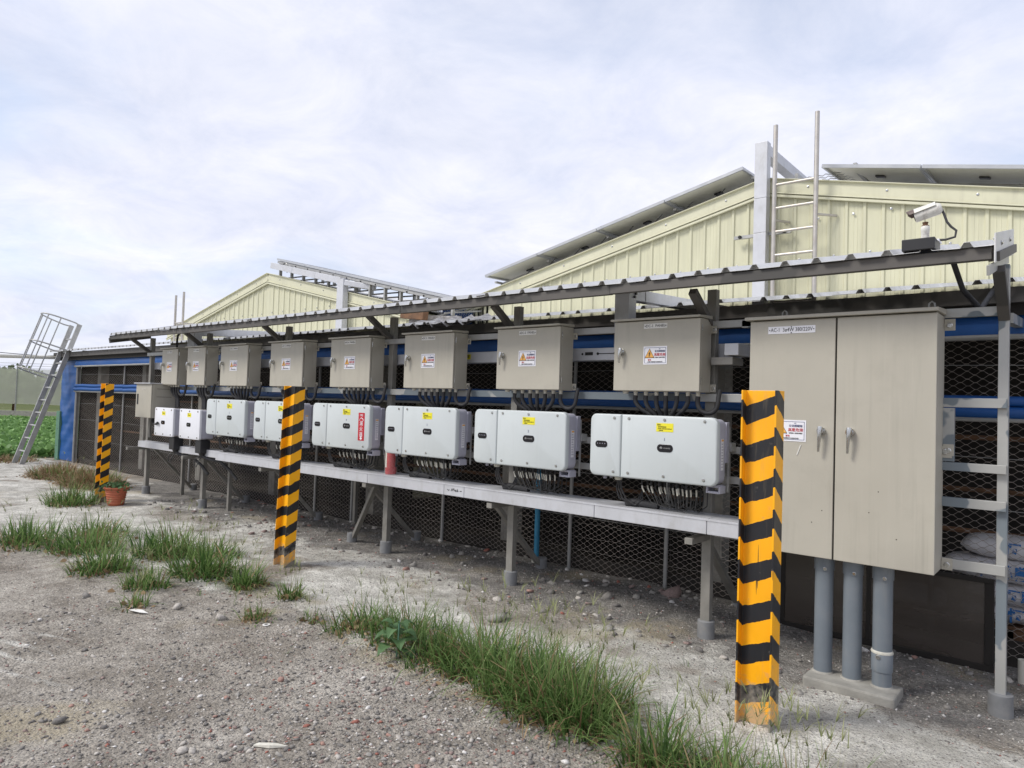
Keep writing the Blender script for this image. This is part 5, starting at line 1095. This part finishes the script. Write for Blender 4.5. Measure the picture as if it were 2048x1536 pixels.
left = [('grass clump at the left edge on the gravel border', -8.7, 2.45, .5, .35, .30, 620), ('bushy grass clump second from the left edge', -7.95, 2.75, .42, .35, .30, 560), ('pale grass clump with seed heads behind the left group', -8.6, 3.15, .5, .35, .26, 420), ('low grass clump in the middle of the left group', -6.95, 2.55, .32, .28, .26, 480),
        ('dense grass clump in front of the pot, centre of the left group', -7.2, 3.25, .36, .32, .34, 620), ('small grass clump at the lower edge of the left group', -6.12, 2.60, .22, .20, .20, 300), ('large grass clump left of the middle striped post', -6.25, 3.15, .36, .30, .32, 680), ('grass clump with pale stalks behind the large one', -6.9, 3.6, .35, .25, .22, 260),
        ('upright grass clump just left of the middle striped post', -5.62, 3.22, .17, .16, .25, 330), ('little bright grass tuft below the middle striped post', -5.05, 3.28, .10, .10, .17, 150), ('spreading sparse grass tuft on the gravel below the left group', -5.62, 2.30, .16, .12, .14, 70),
        ('flat sparse grass tuft near the white ring', -4.72, 2.80, .16, .12, .13, 90), ('dark round grass clump left of the far striped post', -11.4, 3.72, .42, .36, .34, 640), ('thin grass wisps left of the long bank', -4.42, 3.05, .14, .10, .12, 50)]
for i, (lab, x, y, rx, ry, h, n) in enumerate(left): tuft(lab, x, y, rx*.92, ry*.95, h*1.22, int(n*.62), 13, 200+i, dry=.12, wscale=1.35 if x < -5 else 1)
dryc = [('tan dried grass mound at the left of the far striped post', -15.1, 4.75, .9, .5, .36, 2000), ('reddish dried grass mound behind the far striped post', -13.6, 4.75, .85, .45, .36, 2000), ('dried grass along the field edge behind the caged ladder', -19.2, 4.9, .9, .6, .22, 600)]
for i, (lab, x, y, rx, ry, h, n) in enumerate(dryc): tuft(lab, x, y, rx, ry, h, n, 4, 300+i, dry=.85, wscale=1.8)
G = ([], [], []); R = random.Random(77)
for i in range(70):
    x = R.uniform(-9.5, -.3); y = R.uniform(3.3, 4.6) if R.random() < .6 else R.uniform(2.4, 3.4)
    if fb(x, y, 1.1, 3, 9) < .02: continue
    for k in range(R.randint(3, 8)): blade(G[0], G[1], G[2], (x+R.gauss(0, .015), y+R.gauss(0, .015), gh(x, y)-.003), R.uniform(0, 6.3), R.uniform(.03, .09), R.uniform(.3, 1.3), .003, R.uniform(.6, 1.2), R, 3)
o = part('scattered_grass', mk(*G, 'scattered_grass', M['grass']), None, None); tag(o, 'tiny grass sprouts scattered over the pale ground', 'grass', kind='stuff')
# broad-leaved weed
t = thing('weed', 'broad-leaved green weed in front of the left end of the grass bank', 'weed', (-3.42, 3.02, gh(-3.42, 3.02))); R = random.Random(5); t.scale = (1.5, 1.5, 1.3)
part('stem', MB().tube([(0, 0, -.01), (.01, 0, .08), (0, .01, .17)], .004, 6), M['green'], t)
for k in range(14):
    az = k*2.4; z = .03+.14*k/14; L_ = .085*(1.15-.4*k/14); d = Vector((math.cos(az), math.sin(az), 0)); s_ = Vector((-d.y, d.x, 0)); p0_ = Vector((0, 0, z))+d*.02; vs = []; prof = [(0, 0), (.2, .30), (.45, .36), (.75, .22), (1, 0)]
    for (u, w_) in prof:
        c_ = p0_+d*L_*u+Vector((0, 0, .03*math.sin(u*2.6)-.035*u*u)); vs += [tuple(c_-s_*w_*L_+Vector((0, 0, .008))), tuple(c_), tuple(c_+s_*w_*L_+Vector((0, 0, .008)))]
    fs = [(3*i+a, 3*i+a+1, 3*i+a+4, 3*i+a+3) for i in range(4) for a in (0, 1)]
    me = mk(vs, fs, [R.uniform(.7, 1.2)]*len(vs), 'leaf', M['weed']); part('leaf', me, None, t)
# weeds in the pot
pot = [o for o in S.objects if o.name == 'flower_pot'][0]
t = thing('weed', 'small green weeds growing in the terracotta pot', 'weed', (-10.98, 4.17, .215))
part('leaves', leaf_mesh(260, lambda R: (R.gauss(0, .095), R.gauss(0, .07), R.random()**1.3*.10), .042, M['weed'], 'leaves', .8, 8), None, t); part('trailing_stem', MB().tube([(-.1, -.05, .02), (-.2, -.08, .06), (-.3, -.1, .02), (-.36, -.12, -.05)], .005, 5), M['green'], t)

# ---------------------------------------------------------------- stones
def stone_mat(name, stops):
    m = bpy.data.materials.new(name); m.use_nodes = True; t = m.node_tree; L = t.links; b = t.nodes['Principled BSDF']
    at = t.nodes.new('ShaderNodeVertexColor'); at.layer_name = 'tint'; sp = t.nodes.new('ShaderNodeSeparateColor'); L.new(at.outputs[0], sp.inputs[0])
    r = t.nodes.new('ShaderNodeValToRGB'); r.color_ramp.interpolation = 'CONSTANT'; e = r.color_ramp.elements; e[0].position = 0; e[0].color = stops[0][1]+(1,); e[1].position = stops[1][0]; e[1].color = stops[1][1]+(1,)
    for p_, c_ in stops[2:]: q = e.new(p_); q.color = c_+(1,)
    L.new(sp.outputs[0], r.inputs[0]); geo = t.nodes.new('ShaderNodeNewGeometry'); n = t.nodes.new('ShaderNodeTexNoise'); n.inputs['Scale'].default_value = 90; L.new(geo.outputs['Position'], n.inputs['Vector'])
    mr = t.nodes.new('ShaderNodeMapRange'); mr.inputs[1].default_value = .3; mr.inputs[2].default_value = .7; mr.inputs[3].default_value = .75; mr.inputs[4].default_value = 1.2; L.new(n.outputs[0], mr.inputs[0])
    vm = t.nodes.new('ShaderNodeVectorMath'); vm.operation = 'SCALE'; L.new(r.outputs[0], vm.inputs[0]); L.new(mr.outputs[0], vm.inputs['Scale']); L.new(vm.outputs[0], b.inputs['Base Color']); b.inputs['Roughness'].default_value = .9; return m
M['stone'] = stone_mat('mixed_gravel_stone', [(0, (.16, .15, .14)), (.22, (.23, .215, .195)), (.45, (.30, .285, .26)), (.60, (.27, .20, .18)), (.74, (.44, .41, .37)), (.88, (.36, .22, .18)), (.92, (.30, .12, .09)), (.945, (.62, .60, .57))])
ico = [(-.5257, 0, .8507), (.5257, 0, .8507), (-.5257, 0, -.8507), (.5257, 0, -.8507), (0, .8507, .5257), (0, .8507, -.5257), (0, -.8507, .5257), (0, -.8507, -.5257), (.8507, .5257, 0), (-.8507, .5257, 0), (.8507, -.5257, 0), (-.8507, -.5257, 0)]
icf = [(1, 4, 0), (4, 9, 0), (4, 5, 9), (8, 5, 4), (1, 8, 4), (1, 10, 8), (10, 3, 8), (8, 3, 5), (3, 2, 5), (3, 7, 2), (3, 10, 7), (10, 6, 7), (6, 11, 7), (6, 0, 11), (6, 1, 0), (10, 1, 6), (11, 0, 9), (2, 11, 9), (5, 2, 9), (11, 2, 7)]
ICO = np.array(ico); ICF = np.array(icf)
octv = np.array([(1, 0, 0), (-1, 0, 0), (0, 1, 0), (0, -1, 0), (0, 0, 1), (0, 0, -1)], float); octf = np.array([(0, 2, 4), (2, 1, 4), (1, 3, 4), (3, 0, 4), (2, 0, 5), (1, 2, 5), (3, 1, 5), (0, 3, 5)])
def rocks(pts, sizes, bv, bf, seed, name, flat=.55):
    r = np.random.default_rng(seed); n = len(pts); nv = len(bv)
    V = np.repeat(bv[None], n, 0)*(1+r.uniform(-.38, .34, (n, nv, 1))); sc3 = np.stack([r.uniform(.7, 1.3, n), r.uniform(.6, 1.1, n), r.uniform(.35, .8, n)*flat/.55], 1)*sizes[:, None]
    V = V*sc3[:, None, :]; a = r.uniform(0, 2*PI, n); c, s_ = np.cos(a)[:, None], np.sin(a)[:, None]; ti = r.uniform(-.35, .35, n)[:, None]
    x, y, z = V[..., 0], V[..., 1], V[..., 2]; z2 = z+x*ti; V = np.stack([x*c-y*s_, x*s_+y*c, z2], -1)+pts[:, None, :]
    F = (bf[None]+(np.arange(n)*nv)[:, None, None]).reshape(-1, 3); V = V.reshape(-1, 3)
    me = bpy.data.meshes.new(name); me.vertices.add(len(V)); me.vertices.foreach_set('co', V.astype(np.float32).ravel()); me.loops.add(F.size); me.loops.foreach_set('vertex_index', F.ravel().astype(np.int32))
    me.polygons.add(len(F)); me.polygons.foreach_set('loop_start', (np.arange(len(F))*3).astype(np.int32)); me.update(calc_edges=True)
    t_ = np.repeat(r.random(n), nv); ca = me.color_attributes.new('tint', 'FLOAT_COLOR', 'POINT'); ca.data.foreach_set('color', np.stack([t_, t_, t_, np.ones_like(t_)], 1).astype(np.float32).ravel()); me.materials.append(M['stone']); return me
pts = []; sz = []; R = random.Random(21)
while len(pts) < 27000:
    x = -.1-9.2*R.random()**1.25; y = R.uniform(.9, 5.8)
    dens = .16+.8*max(0, fb(x, y, .8, 3, 6)); d = math.hypot(x+2.4, (y-2.1)*1.1)
    if y < 3.2: dens += .9*math.exp(-(d/1.6)**2)
    if 3.3 < y < 4.3: dens *= .35
    if y > 4.3: dens = .45+.5*max(0, fb(x, y, 1.4, 3, 8))
    if R.random() > dens: continue
    s_ = .0032+.009*R.random()**3+(.006*R.random()**2 if y < 3.1 and d < 2.2 else 0); pts.append((x, y, gh(x, y)+s_*.15)); sz.append(s_)
o = part('gravel', rocks(np.array(pts), np.array(sz), octv, octf, 3, 'gravel'), None, None); tag(o, 'loose mixed gravel strewn over the bare ground', 'gravel', kind='stuff')
pts = []; sz = []
for i in range(5200):
    x = -.6-5.5*R.random(); y = R.uniform(1.2, 3.3); d = math.hypot(x+2.3, y-2.2)
    if R.random() > .15+.85*math.exp(-(d/1.25)**2): continue
    s_ = .0065+.013*R.random()**1.7; pts.append((x, y, gh(x, y)+s_*.2)); sz.append(s_)
for i in range(900):
    x = R.uniform(-11, -.4); y = R.uniform(4.4, 6.0) if i > 250 else R.uniform(5.6, 6.0); s_ = .010+.034*R.random()**2.5; pts.append((x, y, gh(x, y)+s_*.15)); sz.append(s_)
o = part('pebbles', rocks(np.array(pts), np.array(sz), ICO, ICF, 4, 'pebbles', .5), None, None); tag(o, 'thumb sized pebbles and rubble bits on the ground', 'pebbles', kind='stuff')
def onestone(lab, x, y, s_, tint, name='stone', cat='stone', grp='larger single stones on the gravel', fl=.5, sx=1.):
    me = rocks(np.array([(0., 0, s_*.2)]), np.array([s_]), ICO, ICF, int(abs(x*1000+y*77)) % 9999, name, fl); ca = me.color_attributes['tint']; ca.data.foreach_set('color', np.array([[tint, tint, tint, 1]]*12, np.float32).ravel())
    o = bpy.data.objects.new(name, me); link(o); o.location = (x, y, gh(x, y)); o.scale = (sx, 1, 1); tag(o, lab, cat, grp)
for a in [('grey stone at the left below the grass group', -6.15, 2.15, .05, .3), ('pale chunk of mortar below the small grass clump', -5.35, 2.50, .055, .8), ('pale flat chunk right of the mortar chunk', -4.9, 2.62, .06, .8), ('cream rounded stone near the bottom middle left', -3.20, 1.55, .035, .8), ('dark stone on the lower left gravel', -3.93, 1.28, .04, .05),
          ('red brick bit on the gravel below the white ring', -3.62, 2.32, .028, .91), ('big grey pebble in the gravel heap at the bottom', -2.30, 1.55, .035, .3), ('cream stone at the bottom right of the grass bank', -1.75, 2.62, .035, .8), ('flat grey slab behind the grass bank', -3.45, 4.05, .10, .5),
          ('reddish stone under the tray right of the third rack post', -3.78, 4.85, .05, .91), ('brown rubble chunk at the fence foot', -2.85, 5.72, .10, .7), ('grey rubble chunk under the tray near the fence', -3.2, 5.2, .06, .3), ('dark red stone in the near gravel', -2.05, 1.72, .026, .91), ('white stone in the near gravel', -2.55, 1.80, .022, .96)]: onestone(*a)
t = part('washer_ring', MB().lathe([(.013, .007), (.013, .0), (.026, .0), (.027, .003), (.026, .006), (.013, .007)], n=20), M['offwhite'], None, loc=(-4.54, 2.77, gh(-4.54, 2.77)+.004), smooth=40); tag(t, 'small white plastic ring lying on the gravel', 'ring')
t = part('wood_sliver', MB().add([(-.08, -.006, 0), (.0, -.020, 0), (.085, -.004, 0), (.02, .012, 0), (-.06, .014, 0), (-.08, -.004, .006), (.0, -.016, .013), (.085, -.003, .004), (.02, .010, .010), (-.06, .012, .008)], [(0, 4, 3, 2, 1), (5, 6, 7, 8, 9), (0, 1, 6, 5), (1, 2, 7, 6), (2, 3, 8, 7), (3, 4, 9, 8), (4, 0, 5, 9)]), M['sleeve'], None, loc=(-2.95, 1.85, gh(-2.95, 1.85)+.006)); t.rotation_euler = (0.1, 0, .7); tag(t, 'cream sliver of wood on the gravel', 'wood chip')
t = part('cloth_scrap', MB().add([(-.09, -.02, 0), (-.02, -.035, .012), (.06, .0, .006), (.10, .045, .0), (.03, .03, .015), (-.05, .015, .008)], [(0, 1, 4, 5), (1, 2, 3, 4)]), M['offwhite'], None, loc=(-5.45, 2.25, gh(-5.45, 2.25)+.01)); tag(t, 'crumpled white scrap beside the sparse grass tuft', 'scrap')
print('objects', len(S.objects), 'tris', sum(len(o.data.loop_triangles) if False else len(o.data.polygons) for o in S.objects if o.type == 'MESH'))
